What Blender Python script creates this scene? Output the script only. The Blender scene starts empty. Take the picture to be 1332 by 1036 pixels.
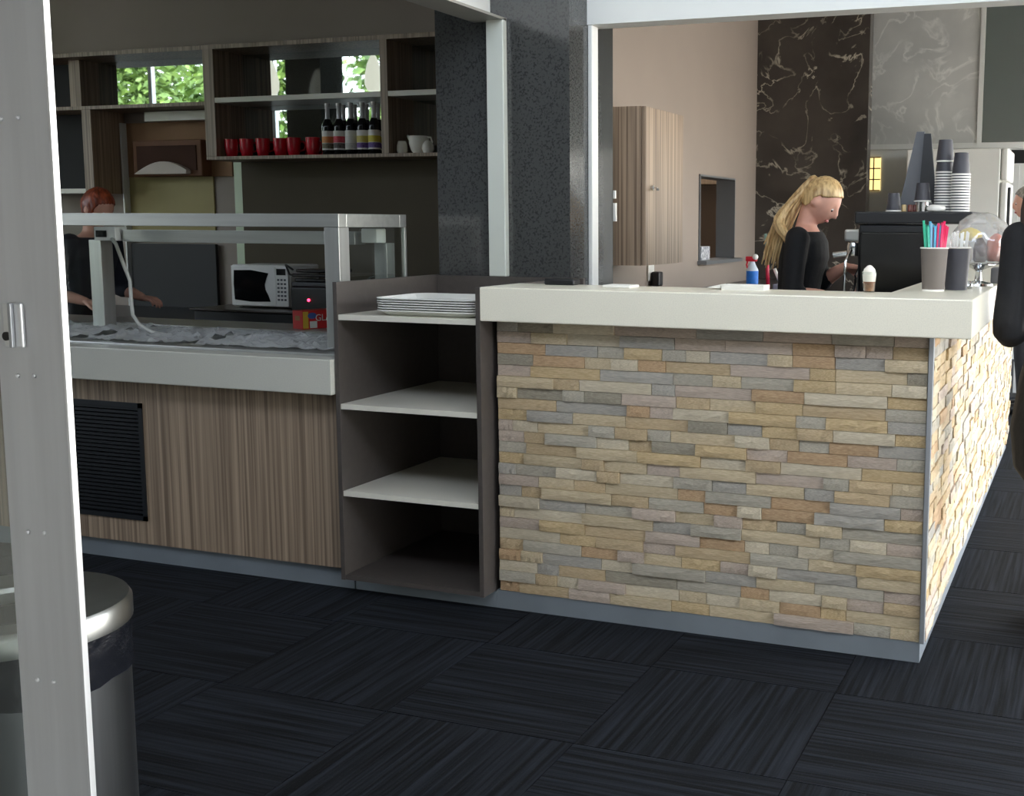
import bpy, bmesh, math, random
from mathutils import Vector, Matrix, noise

random.seed(7)
sc = bpy.context.scene
COL = sc.collection
PI = math.pi

# ------------------------------------------------------------------ camera
CAM_LOC = Vector((0.77197, -3.69295, 1.41380))
YAW, PITCH, ROLL = 0.350668, 0.125935, 0.005040
fw = Vector((-math.sin(YAW) * math.cos(PITCH), math.cos(YAW) * math.cos(PITCH), -math.sin(PITCH)))
r0 = Vector((math.cos(YAW), math.sin(YAW), 0))
u0 = r0.cross(fw)
rv = r0 * math.cos(ROLL) + u0 * math.sin(ROLL)
uv = -r0 * math.sin(ROLL) + u0 * math.cos(ROLL)
cam_d = bpy.data.cameras.new('camera')
cam = bpy.data.objects.new('camera', cam_d)
COL.objects.link(cam)
cam.matrix_world = Matrix(((rv.x, uv.x, -fw.x, CAM_LOC.x), (rv.y, uv.y, -fw.y, CAM_LOC.y),
                           (rv.z, uv.z, -fw.z, CAM_LOC.z), (0, 0, 0, 1)))
cam_d.sensor_width = 36
cam_d.lens = 1516.69 / 1332 * 36
cam_d.shift_x = (666 - 864.49) / 1332
cam_d.shift_y = (482.26 - 518) / 1332
cam_d.clip_start = 0.02
cam_d.clip_end = 300
sc.camera = cam

# ------------------------------------------------------------------ world, lights, exposure
world = bpy.data.worlds.new('world')
sc.world = world
world.use_nodes = True
wn = world.node_tree.nodes
wl = world.node_tree.links
wn.clear()
wo = wn.new('ShaderNodeOutputWorld')
wb = wn.new('ShaderNodeBackground')
sky = wn.new('ShaderNodeTexSky')
sky.sky_type = 'NISHITA'
sky.sun_disc = False
sky.sun_elevation = math.radians(48)
sky.sun_rotation = math.radians(60)
sky.air_density = 1.0
sky.dust_density = 2.5
mixw = wn.new('ShaderNodeMixRGB')
mixw.inputs[0].default_value = 0.55
mixw.inputs[2].default_value = (4.6, 4.7, 4.8, 1)
wl.new(sky.outputs[0], mixw.inputs[1])
wl.new(mixw.outputs[0], wb.inputs[0])
wb.inputs[1].default_value = 1.2
wl.new(wb.outputs[0], wo.inputs[0])

sun_d = bpy.data.lights.new('sun', 'SUN')
sun_d.energy = 4.5
sun_d.angle = math.radians(0.6)
sun_d.color = (1, .97, .92)
sun = bpy.data.objects.new('sun', sun_d)
COL.objects.link(sun)
sun.rotation_euler = (0, math.radians(23), math.radians(12))   # high, from the right, over the forecourt

sc.view_settings.view_transform = 'Standard'
sc.view_settings.look = 'None'
sc.view_settings.gamma = 1
sc.view_settings.use_curve_mapping = False
sc.view_settings.exposure = 0.84
sc.cycles.use_denoising = True
sc.cycles.max_bounces = 8
sc.cycles.diffuse_bounces = 5
sc.cycles.glossy_bounces = 4
sc.cycles.transparent_max_bounces = 12
sc.cycles.sample_clamp_indirect = 6
sc.cycles.caustics_reflective = False
sc.cycles.caustics_refractive = False

def portal(name, loc, rot, sx, sy):
    d = bpy.data.lights.new(name, 'AREA')
    d.shape = 'RECTANGLE'
    d.size = sx
    d.size_y = sy
    d.cycles.is_portal = True
    o = bpy.data.objects.new(name, d)
    COL.objects.link(o)
    o.location = loc
    o.rotation_euler = rot
    return o

portal('portal_right', (3.0, 3.2, 1.35), (0, math.radians(90), 0), 2.7, 11.4)
portal('portal_added_window', (.75, -2.5, 3.3), (math.radians(90), 0, 0), 4.4, 1.08)       # guides sky through the added high window
portal('portal_front', (.75, -2.5, 1.08), (math.radians(90), 0, 0), 3.9, 2.14)        # emits towards +y
portal('portal_left_front', (-9.7, -2.5, 2.45), (math.radians(90), 0, 0), 5.6, 2.85)

# ------------------------------------------------------------------ helpers
def lin(c):
    return tuple(((v / 255) / 12.92 if v / 255 <= .04045 else ((v / 255 + .055) / 1.055) ** 2.4) for v in c)

MATS = {}
def mat(name, rgb, rough=.5, metal=0, spec=.5, var=0, scale=8, stretch=(1, 1, 1), rgb2=None, bump=0, bscale=None,
        trans=0, emit=None, estr=0, alpha=1, rand=0, coat=0, detail=4, lo=.35, hi=.65):
    if name in MATS:
        return MATS[name]
    m = bpy.data.materials.new(name)
    m.use_nodes = True
    nt = m.node_tree
    b = nt.nodes['Principled BSDF']
    c = lin(rgb)
    b.inputs['Base Color'].default_value = (*c, 1)
    b.inputs['Roughness'].default_value = rough
    b.inputs['Metallic'].default_value = metal
    b.inputs['Specular IOR Level'].default_value = spec
    b.inputs['Coat Weight'].default_value = coat
    if trans:
        b.inputs['Transmission Weight'].default_value = trans
    if alpha < 1:
        b.inputs['Alpha'].default_value = alpha
    if emit:
        b.inputs['Emission Color'].default_value = (*lin(emit), 1)
        b.inputs['Emission Strength'].default_value = estr
    if var or rgb2 or bump or rand:
        tc = nt.nodes.new('ShaderNodeTexCoord')
        mp = nt.nodes.new('ShaderNodeMapping')
        mp.inputs['Scale'].default_value = stretch
        nt.links.new(tc.outputs['Object'], mp.inputs[0])
        nz = nt.nodes.new('ShaderNodeTexNoise')
        nz.inputs['Scale'].default_value = scale
        nz.inputs['Detail'].default_value = detail
        nt.links.new(mp.outputs[0], nz.inputs[0])
        if rand:
            oi = nt.nodes.new('ShaderNodeObjectInfo')
            ml = nt.nodes.new('ShaderNodeMath'); ml.operation = 'MULTIPLY'; ml.inputs[1].default_value = 40
            nt.links.new(oi.outputs['Random'], ml.inputs[0])
            cx = nt.nodes.new('ShaderNodeCombineXYZ')
            for k in range(3):
                nt.links.new(ml.outputs[0], cx.inputs[k])
            nt.links.new(cx.outputs[0], mp.inputs['Location'])
        if var or rgb2:
            rp = nt.nodes.new('ShaderNodeValToRGB')
            c2 = lin(rgb2) if rgb2 else tuple(v * (1 - var) for v in c)
            rp.color_ramp.elements[0].position = lo
            rp.color_ramp.elements[0].color = (*c2, 1)
            rp.color_ramp.elements[1].position = hi
            rp.color_ramp.elements[1].color = (*c, 1)
            nt.links.new(nz.outputs[0], rp.inputs[0])
            out = rp.outputs[0]
            if rand:
                hs = nt.nodes.new('ShaderNodeHueSaturation')
                mr = nt.nodes.new('ShaderNodeMapRange')
                mr.inputs[3].default_value = 1 - rand
                mr.inputs[4].default_value = 1 + rand
                nt.links.new(oi.outputs['Random'], mr.inputs[0])
                nt.links.new(mr.outputs[0], hs.inputs['Value'])
                nt.links.new(out, hs.inputs['Color'])
                out = hs.outputs[0]
            nt.links.new(out, b.inputs['Base Color'])
        if bump:
            bp = nt.nodes.new('ShaderNodeBump')
            bp.inputs['Strength'].default_value = bump
            bp.inputs['Distance'].default_value = .01
            n2 = nz
            if bscale:
                n2 = nt.nodes.new('ShaderNodeTexNoise')
                n2.inputs['Scale'].default_value = bscale
                n2.inputs['Detail'].default_value = 5
                nt.links.new(mp.outputs[0], n2.inputs[0])
            nt.links.new(n2.outputs[0], bp.inputs['Height'])
            nt.links.new(bp.outputs[0], b.inputs['Normal'])
    MATS[name] = m
    return m

def pane_mat(name, tint=(235, 245, 240), refl=.12, rough=.02, op=0.0):
    if name in MATS:
        return MATS[name]
    m = bpy.data.materials.new(name)
    m.use_nodes = True
    nt = m.node_tree
    nt.nodes.clear()
    o = nt.nodes.new('ShaderNodeOutputMaterial')
    t = nt.nodes.new('ShaderNodeBsdfTransparent')
    t.inputs[0].default_value = (*lin(tint), 1)
    g = nt.nodes.new('ShaderNodeBsdfGlossy')
    g.inputs['Roughness'].default_value = rough
    g.inputs[0].default_value = (1, 1, 1, 1)
    fr = nt.nodes.new('ShaderNodeLayerWeight')
    fr.inputs[0].default_value = .25
    mr = nt.nodes.new('ShaderNodeMapRange')
    mr.inputs[3].default_value = refl * .5
    mr.inputs[4].default_value = min(1, refl * 4)
    nt.links.new(fr.outputs['Fresnel'], mr.inputs[0])
    mx = nt.nodes.new('ShaderNodeMixShader')
    nt.links.new(mr.outputs[0], mx.inputs[0])
    nt.links.new(t.outputs[0], mx.inputs[1])
    nt.links.new(g.outputs[0], mx.inputs[2])
    last = mx
    if op:
        d = nt.nodes.new('ShaderNodeBsdfDiffuse')
        d.inputs[0].default_value = (.85, .87, .86, 1)
        m2 = nt.nodes.new('ShaderNodeMixShader')
        m2.inputs[0].default_value = op
        nt.links.new(mx.outputs[0], m2.inputs[1])
        nt.links.new(d.outputs[0], m2.inputs[2])
        last = m2
    nt.links.new(last.outputs[0], o.inputs[0])
    MATS[name] = m
    return m

class MB:
    """collects shapes in one bmesh"""
    def __init__(self):
        self.bm = bmesh.new()
        self.mi = 0
    def _v(self, co):
        return self.bm.verts.new(co)
    def face(self, vs):
        try:
            f = self.bm.faces.new(vs)
            f.material_index = self.mi
            return f
        except ValueError:
            return None
    def box(self, x0, x1, y0, y1, z0, z1, bev=0, seg=2, top=None):
        vs = [self._v((x, y, z)) for z in (z0, z1) for y in (y0, y1) for x in (x0, x1)]
        if top:
            for v in vs[4:]:
                v.co.x = (v.co.x - (x0 + x1) / 2) * top[0] + (x0 + x1) / 2
                v.co.y = (v.co.y - (y0 + y1) / 2) * top[1] + (y0 + y1) / 2
        idx = [(0, 2, 3, 1), (4, 5, 7, 6), (0, 1, 5, 4), (2, 6, 7, 3), (0, 4, 6, 2), (1, 3, 7, 5)]
        fs = [self.face([vs[i] for i in f]) for f in idx]
        if bev:
            es = list({e for f in fs for e in f.edges})
            bmesh.ops.bevel(self.bm, geom=es, offset=bev, segments=seg, affect='EDGES', profile=.5)
        return vs
    def prism(self, pts, z0, z1, bev=0, axis='z'):
        """extrude a polygon; pts in the plane normal to axis"""
        def P(p, h):
            return {'z': (p[0], p[1], h), 'y': (p[0], h, p[1]), 'x': (h, p[0], p[1])}[axis]
        a = [self._v(P(p, z0)) for p in pts]
        b = [self._v(P(p, z1)) for p in pts]
        n = len(pts)
        fs = [self.face(a[::-1]), self.face(b)]
        for i in range(n):
            fs.append(self.face([a[i], a[(i + 1) % n], b[(i + 1) % n], b[i]]))
        bmesh.ops.recalc_face_normals(self.bm, faces=[f for f in fs if f])
        if bev:
            es = list({e for f in fs[:2] for e in f.edges})
            bmesh.ops.bevel(self.bm, geom=es, offset=bev, segments=2, affect='EDGES', profile=.5)
    def lathe(self, prof, c=(0, 0, 0), seg=24, a0=0, a1=2 * PI):
        full = abs(a1 - a0 - 2 * PI) < 1e-6
        n = seg if full else seg + 1
        rings = []
        for r, z in prof:
            if r < 1e-6:
                rings.append([self._v((c[0], c[1], c[2] + z))])
            else:
                rings.append([self._v((c[0] + r * math.cos(a0 + (a1 - a0) * i / seg), c[1] + r * math.sin(a0 + (a1 - a0) * i / seg), c[2] + z)) for i in range(n)])
        for A, B in zip(rings, rings[1:]):
            for i in range(seg):
                j = (i + 1) % n if full else i + 1
                if len(A) == 1 and len(B) == 1:
                    continue
                if len(A) == 1:
                    self.face([A[0], B[j], B[i]])
                elif len(B) == 1:
                    self.face([A[i], A[j], B[0]])
                else:
                    self.face([A[i], A[j], B[j], B[i]])
    def tube(self, pts, rad, seg=8, flat=None, cap=True):
        """tapered tube along pts; rad scalar or list; flat=(axis vector, ratio)"""
        pts = [Vector(p) for p in pts]
        n = len(pts)
        if not hasattr(rad, '__len__'):
            rad = [rad] * n
        rings = []
        up = None
        for i, p in enumerate(pts):
            t = (pts[min(i + 1, n - 1)] - pts[max(i - 1, 0)]).normalized()
            if up is None:
                up = Vector((0, 0, 1)) if abs(t.z) < .9 else Vector((1, 0, 0))
            s = t.cross(up)
            s.normalize()
            up = s.cross(t).normalized()
            ring = []
            for k in range(seg):
                a = 2 * PI * k / seg
                d = s * math.cos(a) * rad[i] + up * math.sin(a) * rad[i]
                if flat:
                    ax = Vector(flat[0]).normalized()
                    d = d - ax * d.dot(ax) * (1 - flat[1])
                ring.append(self._v(p + d))
            rings.append(ring)
        for A, B in zip(rings, rings[1:]):
            for k in range(seg):
                self.face([A[k], A[(k + 1) % seg], B[(k + 1) % seg], B[k]])
        if cap:
            self.face(rings[0][::-1])
            self.face(rings[-1])
    def limb(self, pts, rad, seg=14, sub=5):
        """smooth tapered limb with round ends (Catmull-Rom)"""
        P = [Vector(p) for p in pts]
        out, rr = [], []
        n = len(P)
        for i in range(n - 1):
            p0, p1, p2, p3 = P[max(i - 1, 0)], P[i], P[i + 1], P[min(i + 2, n - 1)]
            for k in range(sub):
                t = k / sub
                out.append(.5 * ((2 * p1) + (p2 - p0) * t + (2 * p0 - 5 * p1 + 4 * p2 - p3) * t * t + (3 * p1 - p0 - 3 * p2 + p3) * t ** 3))
                rr.append(rad[i] * (1 - t) + rad[i + 1] * t)
        out.append(P[-1]); rr.append(rad[-1])
        d0 = (out[0] - out[1]).normalized(); d1 = (out[-1] - out[-2]).normalized()
        pre = [(out[0] + d0 * rr[0] * s, rr[0] * math.sqrt(max(0, 1 - s * s))) for s in (.97, .75, .4)]
        post = [(out[-1] + d1 * rr[-1] * s, rr[-1] * math.sqrt(max(0, 1 - s * s))) for s in (.4, .75, .97)]
        self.tube([p for p, _ in pre] + out + [p for p, _ in post], [r for _, r in pre] + rr + [r for _, r in post], seg)
    def loft(self, rings, seg=24):
        """closed loft of ellipses: (cx, cy, cz, rx, ry)"""
        R = []
        for cx, cy, cz, rx, ry in rings:
            R.append([self._v((cx + rx * math.cos(2 * PI * k / seg), cy + ry * math.sin(2 * PI * k / seg), cz)) for k in range(seg)])
        for A, B in zip(R, R[1:]):
            for k in range(seg):
                self.face([A[k], A[(k + 1) % seg], B[(k + 1) % seg], B[k]])
        self.face(R[0][::-1]); self.face(R[-1])
    def sphere(self, c, r, sub=3, sc=(1, 1, 1), M=None):
        ret = bmesh.ops.create_icosphere(self.bm, subdivisions=sub, radius=r)
        for v in ret['verts']:
            v.co = Vector((v.co.x * sc[0], v.co.y * sc[1], v.co.z * sc[2]))
            if M:
                v.co = M @ v.co
            v.co += Vector(c)
        for f in {f for v in ret['verts'] for f in v.link_faces}:
            f.material_index = self.mi
        return ret['verts']
    def build(self, name, m=None, parent=None, smooth=False, world=True, angle=None, origin=None):
        me = bpy.data.meshes.new(name)
        off = Vector(origin) if origin is not None else (parent_loc(parent) if (parent and world) else None)
        if off is not None:
            bmesh.ops.translate(self.bm, verts=self.bm.verts, vec=-off)
        bmesh.ops.recalc_face_normals(self.bm, faces=self.bm.faces)
        self.bm.to_mesh(me)
        self.bm.free()
        if m is not None:
            for q in (m if isinstance(m, (list, tuple)) else [m]):
                me.materials.append(q)
        o = bpy.data.objects.new(name, me)
        COL.objects.link(o)
        if parent:
            o.parent = parent
        if origin is not None and not parent:
            o.location = origin
        if smooth:
            me.polygons.foreach_set('use_smooth', [True] * len(me.polygons))
            if angle:
                try:
                    me.set_sharp_from_angle(angle=math.radians(angle))
                except Exception:
                    pass
        return o

def parent_loc(p):
    v = Vector((0, 0, 0))
    while p:
        v += Vector(p.location)
        p = p.parent
    return v

def tag(o, label=None, cat=None, group=None, kind=None):
    if label: o['label'] = label
    if cat: o['category'] = cat
    if group: o['group'] = group
    if kind: o['kind'] = kind
    return o

def thing(name, label, cat, loc=(0, 0, 0), group=None):
    o = bpy.data.objects.new(name, None)
    o.empty_display_size = .05
    COL.objects.link(o)
    o.location = loc
    return tag(o, label, cat, group)

def bx(name, m, parent, *a, bev=0, **k):
    q = MB(); q.box(*a, bev=bev)
    return q.build(name, m, parent, **k)

def struct(name, m, *a, bev=0):
    q = MB(); q.box(*a, bev=bev)
    return tag(q.build(name, m, origin=((a[0] + a[1]) / 2, (a[2] + a[3]) / 2, a[4])), kind='structure')

def dup(root, loc, label=None, rotz=None):
    r = root.copy(); COL.objects.link(r); r.location = loc
    if rotz is not None: r.rotation_euler = (0, 0, rotz)
    if label: r['label'] = label
    for ch in list(root.children):
        c = ch.copy(); COL.objects.link(c); c.parent = r
        for g in ch.children:
            d = g.copy(); COL.objects.link(d); d.parent = c
    return r

def text_obj(name, s, size, m, parent, loc, rot, ext=.0006):
    cu = bpy.data.curves.new(name, 'FONT')
    cu.body = s; cu.size = size; cu.extrude = ext; cu.align_x = 'CENTER'; cu.align_y = 'CENTER'
    t = bpy.data.objects.new(name, cu)
    COL.objects.link(t)
    bpy.context.view_layer.update()
    me = bpy.data.meshes.new_from_object(t)
    bpy.data.objects.remove(t)
    me.materials.clear(); me.materials.append(m)
    o = bpy.data.objects.new(name, me)
    COL.objects.link(o); o.parent = parent; o.location = loc; o.rotation_euler = rot
    return o

# ------------------------------------------------------------------ materials
M_taupe = mat('taupe_paint', (154, 141, 130), .6, var=.04, scale=3)
M_white = mat('white_paint', (225, 226, 222), .5, var=.03, scale=3)
M_ceil = mat('ceiling_paint', (222, 222, 218), .8, var=.03, scale=2)
M_quartz = mat('speckled_white_stone', (242, 237, 218), .28, var=.08, scale=260, detail=2, lo=.3, hi=.55)
M_lam = mat('striped_laminate', (178, 156, 132), .45, scale=85, stretch=(1, 1, .01), rgb2=(120, 102, 85), detail=3, lo=.36, hi=.66)
M_lam_light = M_lam
M_char = mat('charcoal_laminate', (80, 74, 70), .38, var=.12, scale=40)
M_shelfwhite = mat('cream_shelf_board', (222, 218, 204), .35, var=.04, scale=5)
M_steel = mat('brushed_steel', (200, 201, 196), .36, .75, var=.12, scale=40, stretch=(.05, 1, 1))
M_steelv = mat('brushed_steel_upright', (198, 199, 195), .36, .75, var=.12, scale=40, stretch=(1, 1, .05))
M_chrome = mat('chrome', (215, 218, 220), .12, 1, var=.03, scale=10)
M_alu = mat('satin_aluminium', (222, 224, 226), .5, .3, var=.08, scale=14, stretch=(3, 3, .15))
M_alu_edge = mat('bright_aluminium', (235, 237, 238), .3, .6, var=.03, scale=10)
M_plinth = mat('blue_grey_plinth_metal', (142, 150, 156), .42, .3, var=.12, scale=6)
M_trim = mat('corner_trim_metal', (178, 182, 186), .35, .6, var=.04, scale=10)
M_black = mat('black_plastic', (22, 23, 25), .38, var=.1, scale=20)
M_blackg = mat('black_gloss', (14, 15, 17), .12, var=.1, scale=20)
M_dark = mat('dark_cavity', (20, 20, 21), .7, var=.2, scale=8)
M_grille = mat('black_grille', (20, 23, 27), .45, var=.1, scale=10)
M_mirror = mat('mirror', (200, 208, 204), .015, 1, var=.02, scale=2)
M_granite = mat('black_speckled_granite', (70, 71, 70), .12, scale=120, rgb2=(50, 50, 50), detail=3, lo=.36, hi=.5, spec=.7)
M_whitepl = mat('white_plastic', (236, 236, 230), .35, var=.02, scale=8)
M_red = mat('red_glaze', (205, 26, 48), .25, var=.08, scale=6)
M_ceramic = mat('white_ceramic', (238, 234, 222), .2, var=.02, scale=6)
M_paper = mat('white_paper', (240, 238, 230), .7, var=.04, scale=10)
M_cupdark = mat('dark_grey_paper_cup', (66, 66, 72), .55, var=.08, scale=10)
M_cupbrown = mat('grey_brown_paper_cup', (112, 104, 97), .55, var=.06, scale=10)
M_skin = mat('skin', (225, 170, 148), .5, var=.06, scale=30)
M_blackcloth = mat('black_cloth', (20, 21, 24), .85, var=.3, scale=40, bump=.2)
M_navy = mat('navy_cloth', (26, 29, 42), .85, var=.3, scale=40)
M_blue_shirt = mat('pale_blue_shirt', (190, 205, 225), .8, var=.08, scale=20)
M_trouser = mat('dark_trousers', (34, 35, 40), .85, var=.2, scale=30)
M_blonde = mat('blonde_hair', (224, 194, 140), .4, scale=70, stretch=(1, 1, .15), rgb2=(160, 122, 74), lo=.3, hi=.62)
M_redhair = mat('auburn_hair', (172, 78, 38), .45, scale=70, stretch=(1, 1, .15), rgb2=(92, 36, 18))
M_brownhair = mat('dark_brown_hair', (62, 40, 32), .45, scale=70, stretch=(1, 1, .15), rgb2=(30, 19, 16))
M_greyhair = mat('grey_hair', (176, 168, 156), .5, scale=70, rgb2=(110, 104, 98))
M_eye = mat('eye_white', (230, 228, 224), .2, var=.02, scale=10)
M_iris = mat('dark_eye', (40, 34, 32), .2, var=.02, scale=10)
M_lip = mat('lips', (190, 110, 104), .45, var=.05, scale=20)
M_shoe = mat('black_shoe', (18, 18, 19), .4, var=.1, scale=20)
M_pane = pane_mat('clear_glass', (247, 250, 248), .07)
M_film = pane_mat('crumpled_film', (242, 244, 246), .15, .25, op=.42)
M_bag = pane_mat('clear_wrap', (250, 250, 252), .2, .08, op=.2)
M_leaf = mat('leaves', (112, 140, 62), .6, scale=3, rgb2=(62, 92, 34), rand=.2)
M_bark = mat('bark', (86, 70, 56), .9, var=.4, scale=12, stretch=(1, 1, .2), bump=.4)
M_pave = mat('pale_paving', (176, 172, 164), .8, var=.12, scale=4)
M_base = mat('carpet_backing', (22, 24, 28), .95, var=.2, scale=20)

def marble_mat(name, base, base2, vein, vw, rough):
    m = bpy.data.materials.new(name); m.use_nodes = True
    nt = m.node_tree; b = nt.nodes['Principled BSDF']
    b.inputs['Roughness'].default_value = rough
    tc = nt.nodes.new('ShaderNodeTexCoord')
    n1 = nt.nodes.new('ShaderNodeTexNoise'); n1.inputs['Scale'].default_value = 2.2; n1.inputs['Detail'].default_value = 6
    nt.links.new(tc.outputs['Object'], n1.inputs[0])
    r1 = nt.nodes.new('ShaderNodeValToRGB')
    r1.color_ramp.elements[0].color = (*lin(base), 1); r1.color_ramp.elements[0].position = .3
    r1.color_ramp.elements[1].color = (*lin(base2), 1); r1.color_ramp.elements[1].position = .7
    nt.links.new(n1.outputs[0], r1.inputs[0])
    # veins: thin band of a warped noise
    n2 = nt.nodes.new('ShaderNodeTexNoise'); n2.inputs['Scale'].default_value = 3.6; n2.inputs['Detail'].default_value = 9
    n2.inputs['Distortion'].default_value = .7
    nt.links.new(tc.outputs['Object'], n2.inputs[0])
    r2 = nt.nodes.new('ShaderNodeValToRGB')
    e = r2.color_ramp.elements
    e[0].position = .5 - vw; e[0].color = (0, 0, 0, 1)
    e[1].position = .5; e[1].color = (1, 1, 1, 1)
    q = e.new(.5 + vw); q.color = (0, 0, 0, 1)
    nt.links.new(n2.outputs[0], r2.inputs[0])
    n3 = nt.nodes.new('ShaderNodeTexNoise'); n3.inputs['Scale'].default_value = 5; n3.inputs['Detail'].default_value = 4
    nt.links.new(tc.outputs['Object'], n3.inputs[0])
    r3 = nt.nodes.new('ShaderNodeValToRGB'); r3.color_ramp.elements[0].position = .38; r3.color_ramp.elements[1].position = .6
    nt.links.new(n3.outputs[0], r3.inputs[0])
    mu = nt.nodes.new('ShaderNodeMath'); mu.operation = 'MULTIPLY'
    nt.links.new(r2.outputs[0], mu.inputs[0]); nt.links.new(r3.outputs[0], mu.inputs[1])
    mx = nt.nodes.new('ShaderNodeMixRGB')
    nt.links.new(mu.outputs[0], mx.inputs[0]); nt.links.new(r1.outputs[0], mx.inputs[1])
    mx.inputs[2].default_value = (*lin(vein), 1)
    nt.links.new(mx.outputs[0], b.inputs['Base Color'])
    MATS[name] = m
    return m
M_marble = marble_mat('dark_veined_marble', (46, 42, 40), (78, 72, 66), (196, 188, 172), .014, .22)
M_marbleg = marble_mat('reflection_toned_stone', (186, 188, 186), (212, 212, 208), (232, 232, 228), .03, .18)  # daylight reflection put into this paler stone colour

def carpet_mat():
    m = bpy.data.materials.new('ribbed_carpet'); m.use_nodes = True
    nt = m.node_tree; b = nt.nodes['Principled BSDF']
    b.inputs['Roughness'].default_value = .95
    b.inputs['Specular IOR Level'].default_value = .15
    tc = nt.nodes.new('ShaderNodeTexCoord')
    oi = nt.nodes.new('ShaderNodeObjectInfo')
    cx = nt.nodes.new('ShaderNodeCombineXYZ')
    ml = nt.nodes.new('ShaderNodeMath'); ml.operation = 'MULTIPLY'; ml.inputs[1].default_value = 30
    nt.links.new(oi.outputs['Random'], ml.inputs[0])
    for k in range(3): nt.links.new(ml.outputs[0], cx.inputs[k])
    mp = nt.nodes.new('ShaderNodeMapping'); mp.inputs['Scale'].default_value = (1, .025, 1)
    nt.links.new(tc.outputs['Object'], mp.inputs[0]); nt.links.new(cx.outputs[0], mp.inputs['Location'])
    n1 = nt.nodes.new('ShaderNodeTexNoise'); n1.inputs['Scale'].default_value = 75; n1.inputs['Detail'].default_value = 3
    nt.links.new(mp.outputs[0], n1.inputs[0])
    r1 = nt.nodes.new('ShaderNodeValToRGB')
    r1.color_ramp.elements[0].position = .38; r1.color_ramp.elements[0].color = (*lin((9, 11, 14)), 1)
    r1.color_ramp.elements[1].position = .68; r1.color_ramp.elements[1].color = (*lin((31, 35, 42)), 1)
    nt.links.new(n1.outputs[0], r1.inputs[0])
    n2 = nt.nodes.new('ShaderNodeTexNoise'); n2.inputs['Scale'].default_value = 220; n2.inputs['Detail'].default_value = 2
    nt.links.new(tc.outputs['Object'], n2.inputs[0])
    r2 = nt.nodes.new('ShaderNodeValToRGB')
    r2.color_ramp.elements[0].position = .62; r2.color_ramp.elements[0].color = (0, 0, 0, 1)
    r2.color_ramp.elements[1].position = .75; r2.color_ramp.elements[1].color = (1, 1, 1, 1)
    nt.links.new(n2.outputs[0], r2.inputs[0])
    mx = nt.nodes.new('ShaderNodeMixRGB'); mx.inputs[2].default_value = (*lin((60, 58, 54)), 1)
    sc_ = nt.nodes.new('ShaderNodeMath'); sc_.operation = 'MULTIPLY'; sc_.inputs[1].default_value = .5
    nt.links.new(r2.outputs[0], sc_.inputs[0])
    nt.links.new(sc_.outputs[0], mx.inputs[0]); nt.links.new(r1.outputs[0], mx.inputs[1])
    nt.links.new(mx.outputs[0], b.inputs['Base Color'])
    bp = nt.nodes.new('ShaderNodeBump'); bp.inputs['Strength'].default_value = .6; bp.inputs['Distance'].default_value = .004
    nt.links.new(n1.outputs[0], bp.inputs['Height']); nt.links.new(bp.outputs[0], b.inputs['Normal'])
    return m
M_carpet = carpet_mat()

STONES = []
for i, (a, b2) in enumerate([((222, 206, 172), (200, 180, 142)), ((212, 188, 150), (190, 162, 122)), ((228, 218, 196), (208, 194, 166)),
                             ((194, 190, 178), (170, 165, 152)), ((206, 172, 132), (182, 142, 102)), ((208, 192, 180), (186, 168, 154)),
                             ((184, 183, 177), (160, 159, 154)), ((168, 162, 146), (138, 132, 120)), ((220, 196, 150), (196, 166, 116))]):
    mean = (206, 188, 156)
    a = tuple(int(v * .72 + w * .28) for v, w in zip(a, mean)); b2 = tuple(int(v * .72 + w * .22) for v, w in zip(b2, mean))
    STONES.append(mat('split_stone_%s' % 'abcdefghi'[i], a, .75, scale=11, stretch=(1, 1, 2.4), rgb2=b2, rand=.07, bump=.5, bscale=60, lo=.38, hi=.64))
STONE_W = [20, 14, 16, 12, 6, 10, 9, 5, 11]

# ------------------------------------------------------------------ the setting
CT, CX, CY = .598, .099, -.329
floor = struct('floor', M_base, -13.2, 3.1, -2.5, 9.2, -.08, -.006)
tm = MB(); tm.box(-CT / 2 + .0012, CT / 2 - .0012, -CT / 2 + .0012, CT / 2 - .0012, -.006, 0)
tile0 = None
def occupied(x, y):
    return -1.9 + .3 < x < .0 and .35 < y < 3.4 or (x < -2.2 and .3 < y)
for i in range(-14, 6):
    for j in range(-4, 11):
        x = CX + (i + .5) * CT; y = CY + (j + .5) * CT
        if x > 2.9 or y > 6.0 or y < -2.3 or x < -8 or occupied(x, y):
            continue
        if tile0 is None:
            tile0 = tm.build('carpet_tile', M_carpet)
            t = tile0
        else:
            t = tile0.copy(); COL.objects.link(t)
        t.parent = floor
        t.location = Vector((x, y, 0)) - Vector(floor.location)
        # the tile left of and before the reference corner has ribs along y
        t.rotation_euler = (0, 0, PI / 2 if (i + j) % 2 else 0)

struct('added_roof_1', M_ceil, -6.5, 14.0, -9.5, -2.72, 2.63, 2.73)  # unseen roof added to cut daylight from the front
struct('added_roof_2', M_ceil, 3.12, 4.6, -2.7, 9.5, 2.74, 2.84)  # unseen eave added to dim sky light on the right
struct('wall_added_side', mat('added_side_render', (150, 148, 142), .8, var=.06, scale=3), -2.7, -2.6, -9.5, -2.72, 0, 2.625)  # unseen side wall added to shade the door stile
struct('wall_added_opposite', mat('added_opposite_render', (100, 98, 94), .8, var=.1, scale=2), -7.0, 16, -13.4, -13.0, -.1, 3.6)  # unseen wall added to block the low sky in front
struct('ceiling', M_ceil, -13.2, 3.1, -2.5, 9.2, 3.9, 4.05)
struct('wall_back', M_taupe, -13.2, -1.6, 2.97, 3.07, 0, 3.9)
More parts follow.
